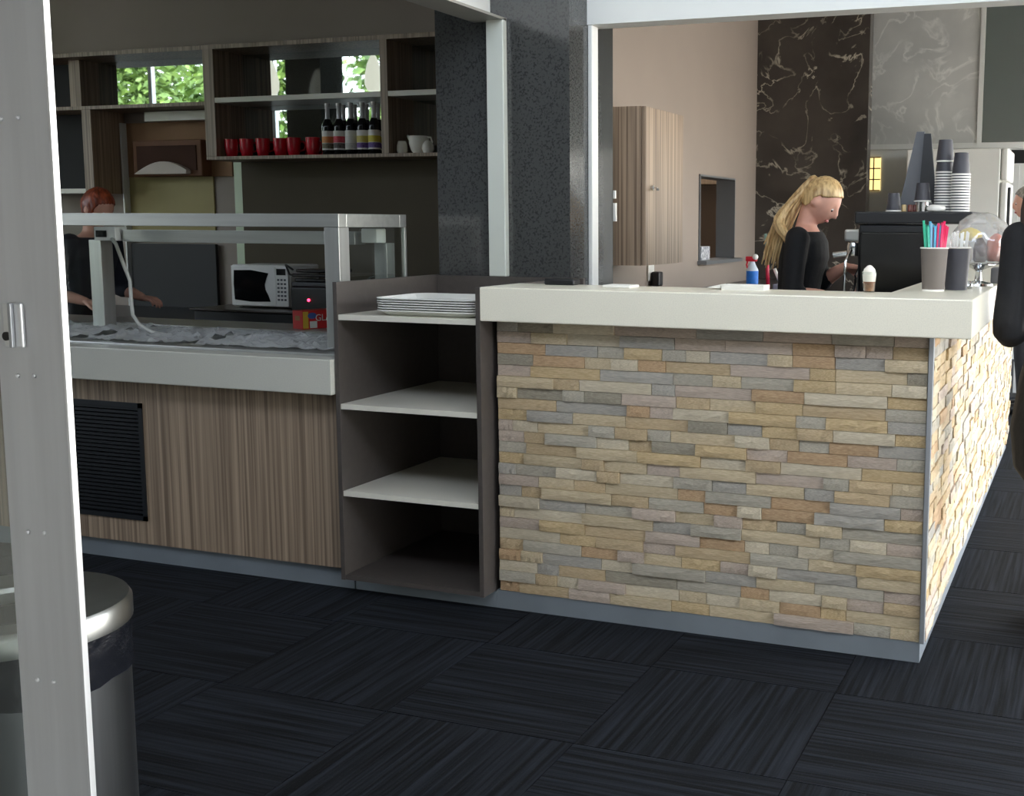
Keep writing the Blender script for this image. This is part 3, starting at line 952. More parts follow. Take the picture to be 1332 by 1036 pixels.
# bottles
M_btl = mat('dark_bottle_glass', (12, 12, 16), .08, var=.1, scale=10)
M_neck = mat('silver_foil', (205, 205, 205), .35, .3, var=.06, scale=40)
M_lab = mat('white_label', (232, 230, 224), .6, var=.03, scale=20)
bands = [((226, 140, 70), (90, 84, 60)), ((205, 50, 66), (60, 50, 46)), ((226, 224, 218), (190, 190, 186)), ((206, 190, 90), (96, 62, 140)), ((222, 206, 60), (84, 60, 130))]
def bottle(label, loc, k):
    r = thing('syrup_bottle', label, 'bottle', loc, 'syrup bottles on the wall shelf')
    q = MB(); q.lathe([(0, 0), (.034, 0), (.0375, .004), (.0375, .175), (.034, .195), (.018, .225), (.0145, .24), (0, .24)], seg=20)
    q.build('body', M_btl, r, smooth=True, world=False, angle=60)
    q = MB(); q.lathe([(.0185, .225), (.0152, .24), (.0145, .29), (.016, .292), (.016, .3), (.012, .302), (0, .302)], seg=16)
    q.build('neck_foil', M_neck, r, smooth=True, world=False, angle=60)
    q = MB(); q.lathe([(0, .3025), (.016, .3025), (.017, .305), (.017, .325), (0, .326)], seg=16)
    q.build('cap', mat('cap_steel', (190, 188, 186), .35, .6, var=.05, scale=20), r, smooth=True, world=False, angle=40)
    q = MB(); q.lathe([(.0381, .03), (.0381, .15)], seg=20)
    lb = q.build('label', M_lab, r, smooth=True, world=False)
    c1, c2 = bands[k]
    q = MB(); q.lathe([(.0384, .075), (.0384, .115)], seg=20)
    q.build('fruit_band', mat('band_%s' % 'abcde'[k], c1, .6, scale=60, rgb2=tuple(min(255, int(v * .75 + 50)) for v in c1)), lb, smooth=True, world=False)
    q = MB(); q.lathe([(.0384, .04), (.0384, .072)], seg=20)
    q.build('name_band', mat('name_%s' % 'abcde'[k], c2, .6, scale=90, rgb2=tuple(min(255, int(v * .8 + 60)) for v in c2)), lb, smooth=True, world=False)
    return r
desc = ['orange', 'red', 'plain white', 'yellow and pale purple', 'bright yellow and purple']
pos5 = ['leftmost', 'second from left', 'middle', 'second from right', 'rightmost']
for k, x in enumerate([-3.885, -3.798, -3.71, -3.623, -3.537]):
    bottle('dark syrup bottle with %s label, %s of front row' % (desc[k], pos5[k]), (x, 2.72, 1.8375), k)
for k, x in enumerate([-3.842, -3.755, -3.668, -3.58, -3.495]):
    bottle('dark syrup bottle, %s of the row behind the front bottles' % pos5[k], (x, 2.83, 1.8375), (k + 1) % 5)

# white crockery right of the bottles
def lathe_thing(name, label, cat, loc, prof, m, seg=24, group=None, angle=50, rot=None):
    q = MB(); q.lathe(prof, seg=seg)
    o = q.build(name, m, smooth=True, world=False, angle=angle)
    o.location = loc
    return tag(o, label, cat, group)
lathe_thing('creamer', 'small white ceramic creamer without handle right of the bottles', 'jug', (-3.335, 2.72, 1.8375), [(0, 0), (.028, 0), (.034, .02), (.033, .05), (.026, .075), (.022, .078), (.024, .07), (.029, .045), (0, .01)], M_ceramic)
jg = thing('milk_jug', 'large white ceramic jug with spout and handle on the wall shelf', 'jug', (-3.225, 2.74, 1.8375))
q = MB(); q.lathe([(0, 0), (.035, 0), (.05, .02), (.062, .06), (.064, .1), (.06, .108), (.058, .1), (.055, .06), (.04, .02), (0, .01)], seg=28)
q.build('body', M_ceramic, jg, smooth=True, world=False, angle=50)
q = MB(); q.tube([(.06, 0, .1), (.085, 0, .098), (.095, 0, .07), (.082, 0, .04), (.056, 0, .034)], .006, 8)
q.build('handle', M_ceramic, jg, smooth=True, world=False)
q = MB(); q.tube([(-.052, 0, .085), (-.07, 0, .1), (-.082, 0, .112)], [.018, .013, .007], 10)
q.build('spout', M_ceramic, jg, smooth=True, world=False)
lathe_thing('sugar_pot', 'small round white ceramic pot in front of the large jug', 'pot', (-3.13, 2.69, 1.8375), [(0, 0), (.028, 0), (.038, .025), (.034, .05), (.02, .07), (.008, .078), (0, .08)], M_ceramic)
lathe_thing('cup', 'white cup half hidden behind the granite pillar on the wall shelf', 'cup', (-3.03, 2.74, 1.8375), [(0, 0), (.028, 0), (.038, .05), (.048, .1), (.045, .1), (.034, .05), (0, .01)], M_ceramic)

# pendant lamps (seen in the mirrors)
M_opal = mat('opal_glass', (245, 245, 238), .3, emit=(255, 250, 235), estr=.6, var=.01)
for k, x in enumerate((-7.38, -6.12)):
    r = thing('pendant_lamp', ['white bulb-shaped pendant lamp on the left, reflected in the shelf mirror', 'white bulb-shaped pendant lamp on the right, reflected at the edge of the mirror'][k], 'lamp', (x, -.7, 2.72), 'white pendant lamps')
    q = MB(); q.lathe([(0, 0), (.06, 0), (.088, .06), (.09, .14), (.06, .27), (.03, .34), (.012, .36), (0, .36)], seg=24)
    q.build('shade', M_opal, r, smooth=True, world=False, angle=60)
    q = MB(); q.tube([(0, 0, .36), (0, 0, 1.17)], .006, 8); q.build('cord', M_black, r, smooth=True, world=False)
tag(bx('hall_pillar', M_granite, None, -7.5, -7.05, -1.5, -1.1, 0, 3.9, origin=(-7.27, -1.3, 0)), 'dark granite pillar in the hall, seen only in the shelf mirror', 'pillar')

# ------------------------------------------------------------------ wall cabinet, socket and small things beyond the bar
wc = thing('wall_cabinet', 'tall striped wood cupboard hung on the taupe side wall', 'cabinet', (-1.35, 1.69, 1.214))
bx('body', M_lam, wc, -1.5, -1.222, 1.428, 1.955, 1.214, 1.95)
wd = bx('door', M_lam_light, wc, -1.220, -1.2, 1.429, 1.954, 1.215, 1.949, bev=.001)
q = MB(); q.lathe([(0, 0), (.012, 0), (.012, .012), (.004, .012), (.004, .03), (0, .03)], seg=14)
o = q.build('lock', M_chrome, wd, smooth=True, world=False, angle=40); o.location = Vector((-1.199, 1.5, 1.578)) - parent_loc(wd.parent); o.rotation_euler = (0, PI / 2, 0)
q = MB(); q.box(-.005, .005, -.014, .014, 0, .003); o = q.build('key', M_black, wd, world=False); o.location = Vector((-1.168, 1.5, 1.57)) - parent_loc(wd.parent); o.rotation_euler = (0, PI / 2, 0)
q = MB(); q.box(-1.231, -1.222, 1.111, 1.125, 1.52, 1.555); q.box(-1.231, -1.219, 1.111, 1.125, 1.42, 1.5)
tag(q.build('paper_tag', M_paper, origin=(-1.2, 1.12, 1.42)), 'small white paper tags stuck at the edge of the granite pillar', 'tag')
so = thing('wall_socket', 'white wall socket with a black plug below the wall cupboard', 'socket', (-1.49, 2.29, 1.1))
bx('face_plate', M_whitepl, so, -1.5, -1.49, 2.23, 2.32, 1.1, 1.19, bev=.003)
bx('plug', M_black, so, -1.489, -1.44, 2.26, 2.33, 1.07, 1.15, bev=.01)
q = MB(); q.tube([(-1.46, 2.29, 1.07), (-1.455, 2.29, 1.03), (-1.47, 2.3, .98)], .006, 8); q.build('cord', M_black, so, smooth=True)
bk = thing('wall_bench', 'narrow shelf bench along the taupe side wall', 'counter', (-1.3, 2.7, .9))
bx('top', M_char, bk, -1.499, -1.0, 1.2, 4.37, .98, 1.02, bev=.003)
bx('carcass', M_dark, bk, -1.499, -1.05, 1.2, 4.37, 0, .98)
# spray bottle, red broom and white tube
sb_ = thing('spray_bottle', 'blue and white cleaning spray bottle with red trigger by the wall', 'bottle', (-1.125, 3.0, 1.02))
q = MB(); q.lathe([(0, 0), (.034, 0), (.036, .01), (.036, .12), (.02, .15), (.013, .17), (0, .17)], seg=18); q.build('body', mat('clear_white_plastic', (205, 216, 226), .25, var=.03, scale=10), sb_, smooth=True, world=False, angle=60)
q = MB(); q.lathe([(.0365, .015), (.0365, .115)], seg=18); q.build('label', mat('blue_label', (30, 120, 215), .5, var=.2, scale=30), sb_, smooth=True, world=False)
q = MB(); q.box(-.04, .028, -.012, .012, .17, .2, bev=.005); q.tube([(-.03, 0, .17), (-.036, 0, .15), (-.03, 0, .13)], .005, 8); q.build('trigger', mat('red_plastic', (224, 40, 60), .4, var=.05, scale=10), sb_, smooth=True, world=False, angle=40)
q = MB(); q.sphere((.02, -.01, .197), .018, 2); q.build('nozzle', M_whitepl, sb_, smooth=True, world=False)
sq = thing('squeegee', 'red handled pole with a green tip leaning in the wall corner', 'pole', (-1.08, 3.2, 1.02))
q = MB(); q.tube([(0, 0, 0), (-.03, .06, .24)], .012, 10); q.build('handle', mat('crimson_plastic', (205, 40, 70), .4, var=.05, scale=10), sq, smooth=True, world=False)
q = MB(); q.tube([(-.03, .06, .24), (-.045, .08, .33)], .009, 10); q.build('tip', mat('sage_plastic', (120, 150, 140), .4, var=.05, scale=10), sq, smooth=True, world=False)
q = MB(); q.tube([(-.99, 3.2, 1.025), (-1.05, 3.23, 1.14)], .011, 10)
tag(q.build('white_tube', M_whitepl, smooth=True, origin=(-1.02, 3.2, 1.03)), 'white plastic tube leaning against the red pole', 'tube')
q = MB(); q.box(-1.0, -.72, 3.0, 3.12, 1.02, 1.06, bev=.006)
tag(q.build('grey_case', mat('lilac_grey_plastic', (150, 150, 165), .4, var=.08, scale=10), origin=(-.86, 3.06, 1.02)), 'flat grey case lying right of the blue spray bottle', 'case')
# kitchen seen through the pass-through
kc = thing('kitchen_cabinet', 'light wood wall cupboard inside the kitchen seen through the hatch', 'cabinet', (-2.6, 5.95, 1.7))
bx('body', M_lam, kc, -2.95, -2.2, 5.78, 6.09, 1.74, 2.1); bx('door', M_lam, kc, -2.95, -2.58, 5.762, 5.779, 1.742, 2.098); bx('door', M_lam, kc, -2.57, -2.2, 5.762, 5.779, 1.742, 2.098)
kl = thing('kitchen_fill_lamp', 'unseen ceiling lamp added to brighten the kitchen beyond the hatch', 'lamp', (-2.8, 4.8, 3.6))  # no lamp visible here, added to lift the dark kitchen
bx('housing', M_white, kl, -2.95, -2.65, 4.5, 5.1, 3.8, 3.9)
bx('diffuser', mat('fill_diffuser', (250, 250, 245), .5, emit=(255, 246, 230), estr=9, var=.01), kl, -2.94, -2.66, 4.51, 5.09, 3.78, 3.799)
kd = bpy.data.lights.new('kitchen_fill_light', 'AREA'); kd.energy = 26; kd.size = .3; kd.color = (1, .95, .88)
ko = bpy.data.objects.new('kitchen_fill_light', kd); COL.objects.link(ko); ko.location = (-2.8, 4.8, 3.77)
kb = thing('kitchen_bench', 'kitchen bench inside the hatch', 'counter', (-2.5, 5.6, 0)); kb['label'] = 'dark kitchen bench seen through the hatch in the side wall'
bx('top', M_steel, kb, -4.1, -1.7, 4.4, 5.7, .98, 1.02); bx('carcass', M_dark, kb, -4.1, -1.7, 4.45, 5.7, 0, .98)
bl = thing('blender', 'black blender jar on the kitchen bench inside the hatch', 'blender', (-2.12, 4.6, 1.02))
q = MB(); q.lathe([(0, 0), (.08, 0), (.075, .1), (.05, .13), (0, .13)], seg=20); q.build('base', M_black, bl, smooth=True, world=False, angle=40)
q = MB(); q.lathe([(.045, .131), (.06, .2), (.07, .32), (0, .33)], seg=20); q.build('jar', mat('smoky_jar', (90, 86, 78), .15, var=.05, scale=10), bl, smooth=True, world=False, angle=40)
q = MB(); q.tube([(.065, 0, .3), (.12, 0, .28), (.12, 0, .18), (.06, 0, .16)], .01, 8); q.build('handle', M_black, bl, smooth=True, world=False)
tag(bx('speckled_carton', mat('speckled_white_card', (215, 216, 218), .6, scale=60, rgb2=(110, 116, 124)), None, -1.6, -1.5, 3.17, 3.34, 1.185, 1.27, bev=.003, origin=(-1.55, 3.25, 1.185)), 'white speckled carton on the sill of the hatch', 'box')

# things on the bar top
tag(bx('black_wallet', M_black, None, -1.105, -.985, .15, .21, H + .0005, H + .022, bev=.006, origin=(-1.04, .18, H)), 'flat black case lying on the bar top near the pillar', 'case')
tag(bx('paper_slip', M_paper, None, -.835, -.73, .06, .15, H + .0005, H + .010, bev=.003, origin=(-.78, .1, H)), 'small stack of white slips on the bar top', 'paper')
q = MB()
for k in range(4):
    M = Matrix.Rotation(random.uniform(-.3, .3), 4, 'Z')
    vs = q.box(-.075, .075, -.04, .04, .0045 * k, .0045 * k + .004, bev=.001)
q.prism([(-.08, .018), (-.13, .006), (-.08, .004)], -.03, .03, axis='y')
tag(q.build('napkin_pile', M_paper, world=False), 'low pile of white napkins on the bar in front of the barista', 'napkins').location = (-.345, .165, H)

# paper cups with straws and sticks
def paper_cup(name, label, loc, h, r0, r1, m, group=None, inv=False):
    r = thing(name, label, 'cup', loc, group)
    q = MB()
    prof = [(0, .006), (r0 - .002, .006), (r0 - .002, 0), (r0, 0), (r1, h), (r1 - .003, h), (r0 - .004, .01), (0, .01)]
    q.lathe(prof, seg=28); q.build('wall', m, r, smooth=True, world=False, angle=50)
    q = MB(); q.lathe([(r1 + .0025 * math.cos(a) , h + .0025 * math.sin(a)) for a in [2 * PI * k / 8 for k in range(9)]], seg=28)
    q.build('rim', M_paper, r, smooth=True, world=False)
    return r
c1 = paper_cup('paper_cup', 'tall grey-brown paper cup of coloured straws on the bar corner', (.262, .37, H), .146, .037, .046, M_cupbrown, 'tall cups on the bar corner')
q = MB(); q.lathe([(0, .0), (.0375, 0), (.0375, .006), (0, .006)], seg=28); q.build('base_ring', M_paper, c1, smooth=True, world=False, angle=30)
c2 = paper_cup('paper_cup', 'tall dark grey paper cup of white stirring sticks behind the straw cup', (.327, .47, H), .146, .037, .046, M_cupdark, 'tall cups on the bar corner')
strawm = [((60, 190, 150), 'green'), ((90, 200, 170), 'pale green'), ((232, 60, 110), 'pink'), ((90, 180, 210), 'blue'), ((222, 40, 90), 'crimson'), ((150, 200, 225), 'pale blue')]
seqs = [0, 0, 1, 0, 1, 3, 5, 3, 2, 3, 5, 2, 3, 4, 2, 4, 4, 2]
for i, c in enumerate(seqs):
    a = (i / (len(seqs) - 1) - .5) * 2
    x0, x1 = a * .018, a * .040
    yy = random.uniform(-.018, .018)
    q = MB(); q.tube([(x0, yy * .6, .012), (x1, yy, random.uniform(.215, .24))], .0042, 7)
    col, nm = strawm[c]
    o = q.build('straw', mat(nm.replace(' ', '_') + '_straw', col, .35, var=.03, scale=20), smooth=True, world=False)
    o.location = (.262, .37, H)
    side = 'far left' if a < -.75 else 'left' if a < -.3 else 'middle' if a < .3 else 'right' if a < .75 else 'far right'
    tag(o, '%s drinking straw at the %s of the straw cup' % (nm, side), 'straw', '%s straws at the %s of the cup' % (nm, side))
for i in range(9):
    a = (i / 8 - .5) * 2
    yy = random.uniform(-.02, .02)
    q = MB(); q.box(-.003, .003, -.001, .001, 0, .175 + random.uniform(0, .02))
    o = q.build('stirring_stick', M_whitepl, world=False)
    o.location = (.327 + a * .018, .47 + yy, H + .012); o.rotation_euler = (0, a * .12, random.uniform(-.5, .5))
    tag(o, 'white stirring stick standing in the dark grey cup', 'stick', 'white stirring sticks in the dark cup')

# cake stand with wrapped pastries
cs = thing('cake_stand', 'chrome pedestal cake stand on the bar by the straw cups', 'cake stand', (.372, .8, H))
q = MB(); q.lathe([(0, 0), (.055, 0), (.052, .008), (.014, .018), (.011, .05), (.016, .058), (.04, .07), (.062, .078), (.062, .083), (0, .08)], seg=30)
q.build('stand', M_chrome, cs, smooth=True, world=False, angle=50)
q = MB(); q.lathe([(.1, .088), (.105, .084), (.06, .079), (0, .079), (0, .0835), (.1, .088)], seg=30); q.build('plate', M_chrome, cs, smooth=True, world=False, angle=50)
def blob(name, label, cat, c, r, scl, m, seed, amp=.12):
    q = MB(); vs = q.sphere((0, 0, 0), r, 3, scl)
    for v in vs:
        v.co *= 1 + amp * noise.noise(v.co * (2.2 / r) + Vector((seed, 0, 0)))
        if v.co.z < -r * scl[2] * .6: v.co.z = -r * scl[2] * .6
    o = q.build(name, m, smooth=True, world=False); o.location = c
    return tag(o, label, cat)
pz = H + .0865
blob('pastry', 'round yellow iced pastry at the top left of the wrapped cakes', 'pastry', (.338, .80, pz + .098), .042, (1, 1, .7), mat('lemon_icing', (238, 212, 90), .5, var=.1, scale=20), 1)
blob('pastry', 'orange-red pastry at the right of the wrapped cakes', 'pastry', (.432, .79, pz + .042), .05, (.75, .75, 1.25), mat('orange_icing', (226, 110, 70), .5, var=.15, scale=20), 2)
blob('pastry', 'chocolate brown pastry in the middle of the wrapped cakes', 'pastry', (.378, .755, pz + .036), .04, (.65, .65, 1.4), mat('chocolate', (74, 42, 32), .4, var=.2, scale=20), 3)
blob('pastry', 'pale cream pastry at the left of the wrapped cakes', 'pastry', (.315, .78, pz + .028), .042, (.8, .8, 1.1), mat('cream_icing', (206, 196, 176), .6, var=.1, scale=20), 4)
q = MB(); vs = q.sphere((0, 0, 0), .105, 4, (1.12, 1.0, 1.25))
for v in vs:
    k = 1 + .09 * noise.noise(v.co * 22) + .05 * noise.noise(v.co * 55)
    v.co *= k
    if v.co.z < -.045: v.co.z = -.045
bmesh.ops.delete(q.bm, geom=[f for f in q.bm.faces if all(v.co.z < -.044 for v in f.verts)], context='FACES')
o = q.build('clear_wrap', M_bag, smooth=True, world=False); o.location = (.38, .8, pz + .05)
tag(o, 'crinkled clear wrap bag covering the pastries on the cake stand', 'wrap')
blob('crystal_jar', 'little shiny clear wrapped sweet on the bar beside the cups', 'sweet', (.356, .55, H + .012), .018, (1, 1, 1), M_chrome, 7, .4)
tag(bx('card_holder', mat('grey_plastic', (110, 112, 116), .4, var=.05, scale=10), None, .40, .432, 1.0, 1.12, H, H + .06, bev=.006, origin=(.416, 1.06, H)), 'small grey box behind the cake stand on the bar', 'box')

# ------------------------------------------------------------------ coffee machine and what stands on it
cm = thing('coffee_machine', 'large black coffee machine on the counter behind the bar', 'coffee machine', (-.03, 1.75, 1.0))
bx('body', M_black, cm, -.2, .1, 1.42, 2.1, 1.04, 1.414, bev=.012)
bx('end_panel', M_blackg, cm, -.19, .09, 1.405, 1.419, 1.06, 1.38, bev=.008)
bx('cup_rail', M_black, cm, -.215, .285, 1.4, 2.1, 1.415, 1.468, bev=.008)
bx('drip_tray', M_steel, cm, -.34, -.201, 1.45, 2.05, 1.03, 1.06, bev=.004)
for y in (1.60, 1.84):
    q = MB(); q.lathe([(0, 0), (.034, 0), (.036, .04), (.03, .06), (0, .06)], c=(-.25, y, 1.27), seg=18)
    q.tube([(-.25, y, 1.29), (-.29, y, 1.28), (-.345, y, 1.272)], [.012, .013, .015], 10)
    q.build('portafilter', M_chrome, cm, smooth=True, angle=40)
    q = MB(); q.box(-.29, -.199, y - .04, y + .04, 1.335, 1.39, bev=.01); q.build('brew_head', M_steel, cm)
for x in (-.17, .07):
    for y in (1.46, 2.06):
        q = MB(); q.lathe([(0, 0), (.02, 0), (.02, .039), (0, .039)], c=(x, y, 1.0005), seg=14); q.build('foot', M_steel, cm, smooth=True, angle=40)
q = MB(); q.tube([(-.23, 1.43, 1.3), (-.25, 1.4, 1.25), (-.25, 1.39, 1.12)], .006, 8); q.build('steam_wand', M_chrome, cm, smooth=True)
# cups stacked upside down
cup_m = bpy.data.meshes.new('stacked_cup')
q = MB(); q.lathe([(0, .095), (.028, .095), (.029, .093), (.0385, .006), (.0385, 0)], seg=24); q.mi = 1
q.lathe([(.0385, 0), (.0412, 0), (.0418, .003), (.0412, .0065), (.0385, .0065)], seg=24)
cw = q.build('takeaway_cup', [M_cupdark, M_paper], smooth=True, world=False, angle=50)
TOP = 1.4685
ORD = ['', 'second', 'third', 'fourth', 'fifth', 'sixth', 'seventh', 'eighth', 'ninth', 'tenth', 'eleventh', 'twelfth', 'thirteenth', 'fourteenth', 'fifteenth', 'sixteenth']
first = True
def cup_stack(x, y, n, nm, extra=0):
    global first
    for k in range(n):
        o = cw if first else cw.copy()
        if not first: COL.objects.link(o)
        first = False
        z = TOP + k * .0118 + (.035 if (extra and k >= n - extra) else 0)
        o.location = (x, y, z)
        pl = 'topmost' if k == n - 1 else 'bottom' if k == 0 else ORD[k] + ' from bottom'
        tag(o, 'upside-down grey takeaway cup, %s of the %s stack on the machine' % (pl, nm), 'cup', 'upside-down takeaway cups on the coffee machine')
cup_stack(.150, 1.52, 16, 'left tall', 1)
cup_stack(.224, 1.47, 14, 'right tall')
o = cw.copy(); COL.objects.link(o); o.location = (-.062, 1.5, TOP); o.scale = (.85, .85, .85)
tag(o, 'single upside-down grey takeaway cup alone at the left on the machine', 'cup')
lathe_thing('steel_tin', 'short shiny steel tin on the coffee machine under a black cup', 'tin', (.068, 1.5, TOP), [(0, 0), (.035, 0), (.035, .04), (.033, .042), (0, .04)], M_chrome, angle=40)
o = cw.copy(); COL.objects.link(o); o.location = (.062, 1.5, TOP + .0425); o.scale = (.9, .9, .85)
tag(o, 'upside-down dark cup standing on the steel tin', 'cup')
blob('saucer_pile', 'low white bundle of cloth lying between tin and cup stacks', 'cloth', (.128, 1.44, TOP + .012), .03, (1.4, .8, .6), M_paper, 9)
for i, (x, m_) in enumerate([(-.015, (196, 170, 120)), (.008, (120, 60, 48)), (.025, (110, 50, 40))]):
    lathe_thing('spice_jar', ['gold lidded little jar on the machine', 'brown little jar in the middle on the machine', 'brown little jar next to the steel tin'][i] + ' edge', 'jar', (x, 1.49 + .02 * i, TOP), [(0, 0), (.011, 0), (.011, .026), (.008, .03), (0, .03)], mat('jar_%s' % 'abc'[i], m_, .3, var=.1, scale=30), seg=14)
af = thing('display_stand', 'tall dark grey A-shaped display stand at the back of the machine', 'stand', (.03, 1.75, TOP))
q = MB(); q.prism([(-.11, 0), (-.02, 0), (.0, .36), (-.035, .36)], -.02, .0, axis='y'); q.build('left_panel', mat('dark_grey_board', (92, 94, 98), .4, var=.08, scale=10), af, world=False)
q = MB(); q.prism([(-.02, 0), (.07, 0), (.03, .35), (.0, .35)], -.03, -.01, axis='y'); q.build('right_panel', M_black, af, world=False)
# latte glass
lg = thing('latte_glass', 'tall glass of latte with white foam beside the coffee machine', 'glass', (.03, .75, 1.0))
lg.location = (.075, .19, H + .0005)
q = MB(); q.lathe([(0, 0), (.03, 0), (.032, .004), (.04, .155), (.038, .155), (.029, .008), (0, .008)], seg=24); q.build('glass', M_pane, lg, smooth=True, world=False, angle=50)
q = MB(); q.lathe([(0, .009), (.0285, .009), (.0335, .08), (0, .08)], seg=24); q.build('coffee', mat('latte', (168, 112, 72), .4, scale=20, rgb2=(110, 62, 36)), lg, smooth=True, world=False, angle=50)
q = MB(); q.lathe([(.0336, .081), (.0375, .13), (.03, .175), (.012, .2), (0, .205)], seg=24); q.build('foam', mat('milk_foam', (240, 232, 220), .7, var=.05, scale=40), lg, smooth=True, world=False)
lg.scale = (.6, .6, .44)

# fridge and screen behind
fr = thing('fridge', 'tall white fridge with top freezer door behind the bar', 'fridge', (-.1, 4.7, 0))
bx('body', M_whitepl, fr, -.45, .165, 4.4, 4.98, .03, 1.915, bev=.008)
bx('freezer_door', M_whitepl, fr, .17, .215, 4.4, 4.98, 1.705, 1.915, bev=.012)
d_ = bx('main_door', M_whitepl, fr, .17, .215, 4.4, 4.98, .05, 1.695, bev=.012)
bx('handle', M_black, d_, .216, .235, 4.43, 4.46, 1.3, 1.66, bev=.005)
q = MB(); q.box(-.44, .2, 4.42, 4.96, 0, .03); q.build('base', M_black, fr)
wl_ = thing('lit_window', 'small glowing yellow window with dark grid between marble and fridge', 'window', (-.73, 4.98, 1.64))
bx('lit_pane', mat('warm_lit_pane', (250, 228, 160), .5, emit=(255, 226, 150), estr=.75, var=.02), wl_, -.90, -.73, 5.012, 5.019, 1.66, 1.90)
q = MB()
for z in (1.66, 1.74, 1.82, 1.9): q.box(-.90, -.73, 5.004, 5.011, z - .004, z + .004)
q.box(-.783, -.775, 5.004, 5.011, 1.66, 1.9)
q.build('glazing_bar', mat('brown_bar', (120, 96, 60), .5, var=.05, scale=10), wl_)
# slatted white door in the bright doorway beyond
sd = thing('slatted_door', 'white slatted door standing in the bright doorway behind the man', 'door', (.4, 6.6, 0))
bx('frame', M_white, sd, .05, .09, 6.5, 6.56, 0, 2.1); bx('frame', M_white, sd, 1.0, 1.04, 6.5, 6.56, 0, 2.1); bx('frame', M_white, sd, .09, 1.0, 6.5, 6.56, 2.04, 2.1)
for i in range(11):
    x = .1 + i * .083
    bx('slat', M_white, sd, x, x + .06, 6.51, 6.54, 0, 1.9)
bx('top_panel', M_black, sd, .09, 1.0, 6.52, 6.55, 1.92, 2.03)

# ------------------------------------------------------------------ aluminium door and bin
st = thing('sliding_door', 'sliding glass door with broad satin aluminium stile at the left edge', 'door', (-1.15, -2.5, 0))
SX0, SX1 = -.628, -.505
bx('stile', M_alu, st, SX0 + .001, SX1 - .005, -2.52, -2.508, .02, 2.14, bev=.002)
bx('edge_strip', M_alu_edge, st, SX1 - .0045, SX1, -2.522, -2.512, .02, 2.14, bev=.001)
bx('stile', M_alu, st, -1.75, -1.65, -2.52, -2.475, .02, 2.14, bev=.003)
bx('rail', M_alu, st, -1.649, SX0, -2.52, -2.475, .02, .14, bev=.003)
bx('rail', M_alu, st, -1.649, SX0, -2.52, -2.475, 2.05, 2.14, bev=.003)
bx('glass', M_pane, st, -1.649, SX0, -2.516, -2.510, .141, 2.049)
lk = bx('lock', M_alu_edge, st, -.606, -.572, -2.527, -2.521, 1.243, 1.303, bev=.002)
bx('lock_lip', M_trim, lk, -.590, -.584, -2.533, -2.5275, 1.243, 1.303, bev=.001)
q = MB(); q.lathe([(0, 0), (.006, 0), (.006, .003), (0, .003)], seg=12)
o = q.build('keyhole', M_black, lk, smooth=True, world=False, angle=40); o.location = Vector((-.598, -2.528, 1.258)) - parent_loc(st); o.rotation_euler = (PI / 2, 0, 0)
for z in (.772, .985, 1.203, 1.545):
    for dx in (.036, .066):
        q = MB(); q.lathe([(0, .003), (.002, .0025), (.0034, 0), (0, 0)], seg=12)
        o = q.build('screw', M_alu_edge, st, smooth=True, world=False); o.location = Vector((SX0 + dx, -2.5205, z + (dx - .02) * .04)) - parent_loc(st); o.rotation_euler = (PI / 2, 0, 0)

bn = thing('waste_bin', 'round stainless steel waste bin with open ring lid behind the door', 'bin', (-1.105, -2.12, 0))
R_ = .195
q = MB(); q.lathe([(0, .012), (R_, .012), (R_, .6), (R_ - .008, .6), (R_ - .008, .02), (0, .02)], seg=48); q.build('body', mat('dark_brushed_steel', (128, 131, 134), .32, 1, var=.15, scale=30, stretch=(1, 1, .05)), bn, smooth=True, world=False, angle=40)
q = MB(); q.lathe([(R_ + .003, 0), (R_ + .003, .012), (0, .012)], seg=48); q.build('base_ring', M_black, bn, smooth=True, world=False, angle=40)
q = MB()
for i in range(64):
    pass
n = 64
rg = [[], [], []]
for i in range(n):
    a = 2 * PI * i / n
    for j, z in enumerate((.56, .615, .668)):
        rr = R_ + .004 + .006 * noise.noise(Vector((math.cos(a) * 5, math.sin(a) * 5, z * 12)))
        rg[j].append(q._v((rr * math.cos(a), rr * math.sin(a), z + (.012 * noise.noise(Vector((math.cos(a) * 2, math.sin(a) * 2, 3))) if j == 0 else 0))))
for j in range(2):
    for i in range(n):
        q.face([rg[j][i], rg[j][(i + 1) % n], rg[j + 1][(i + 1) % n], rg[j + 1][i]])
q.build('bin_liner', mat('black_bin_liner', (20, 22, 28), .22, var=.2, scale=10, bump=.9, bscale=14), bn, smooth=True, world=False)
q = MB(); q.lathe([(R_ + .008, .655), (R_ + .008, .69), (R_ + .002, .7), (R_ * .62, .694), (R_ * .58, .686), (R_ * .58, .665), (R_ + .002, .655), (R_ + .008, .655)], seg=56); q.build('ring_lid', mat('lid_steel', (150, 152, 150), .3, 1, var=.1, scale=20), bn, smooth=True, world=False, angle=35)
q = MB(); q.lathe([(R_ - .01, .6), (R_ - .01, .64), (0, .45)], seg=32); q.build('liner_inside', M_dark, bn, world=False)

# ------------------------------------------------------------------ people
def remesh(o, vox, smooth=2):
    m = o.modifiers.new('r', 'REMESH'); m.mode = 'VOXEL'; m.voxel_size = vox; m.use_smooth_shade = True
    s = o.modifiers.new('s', 'SMOOTH'); s.factor = .5; s.iterations = smooth
    dg = bpy.context.evaluated_depsgraph_get()
    me = bpy.data.meshes.new_from_object(o.evaluated_get(dg))
    o.modifiers.clear()
    mats = list(o.data.materials)
    o.data = me
    if not me.materials:
        for q_ in mats: me.materials.append(q_)
    me.polygons.foreach_set('use_smooth', [True] * len(me.polygons))

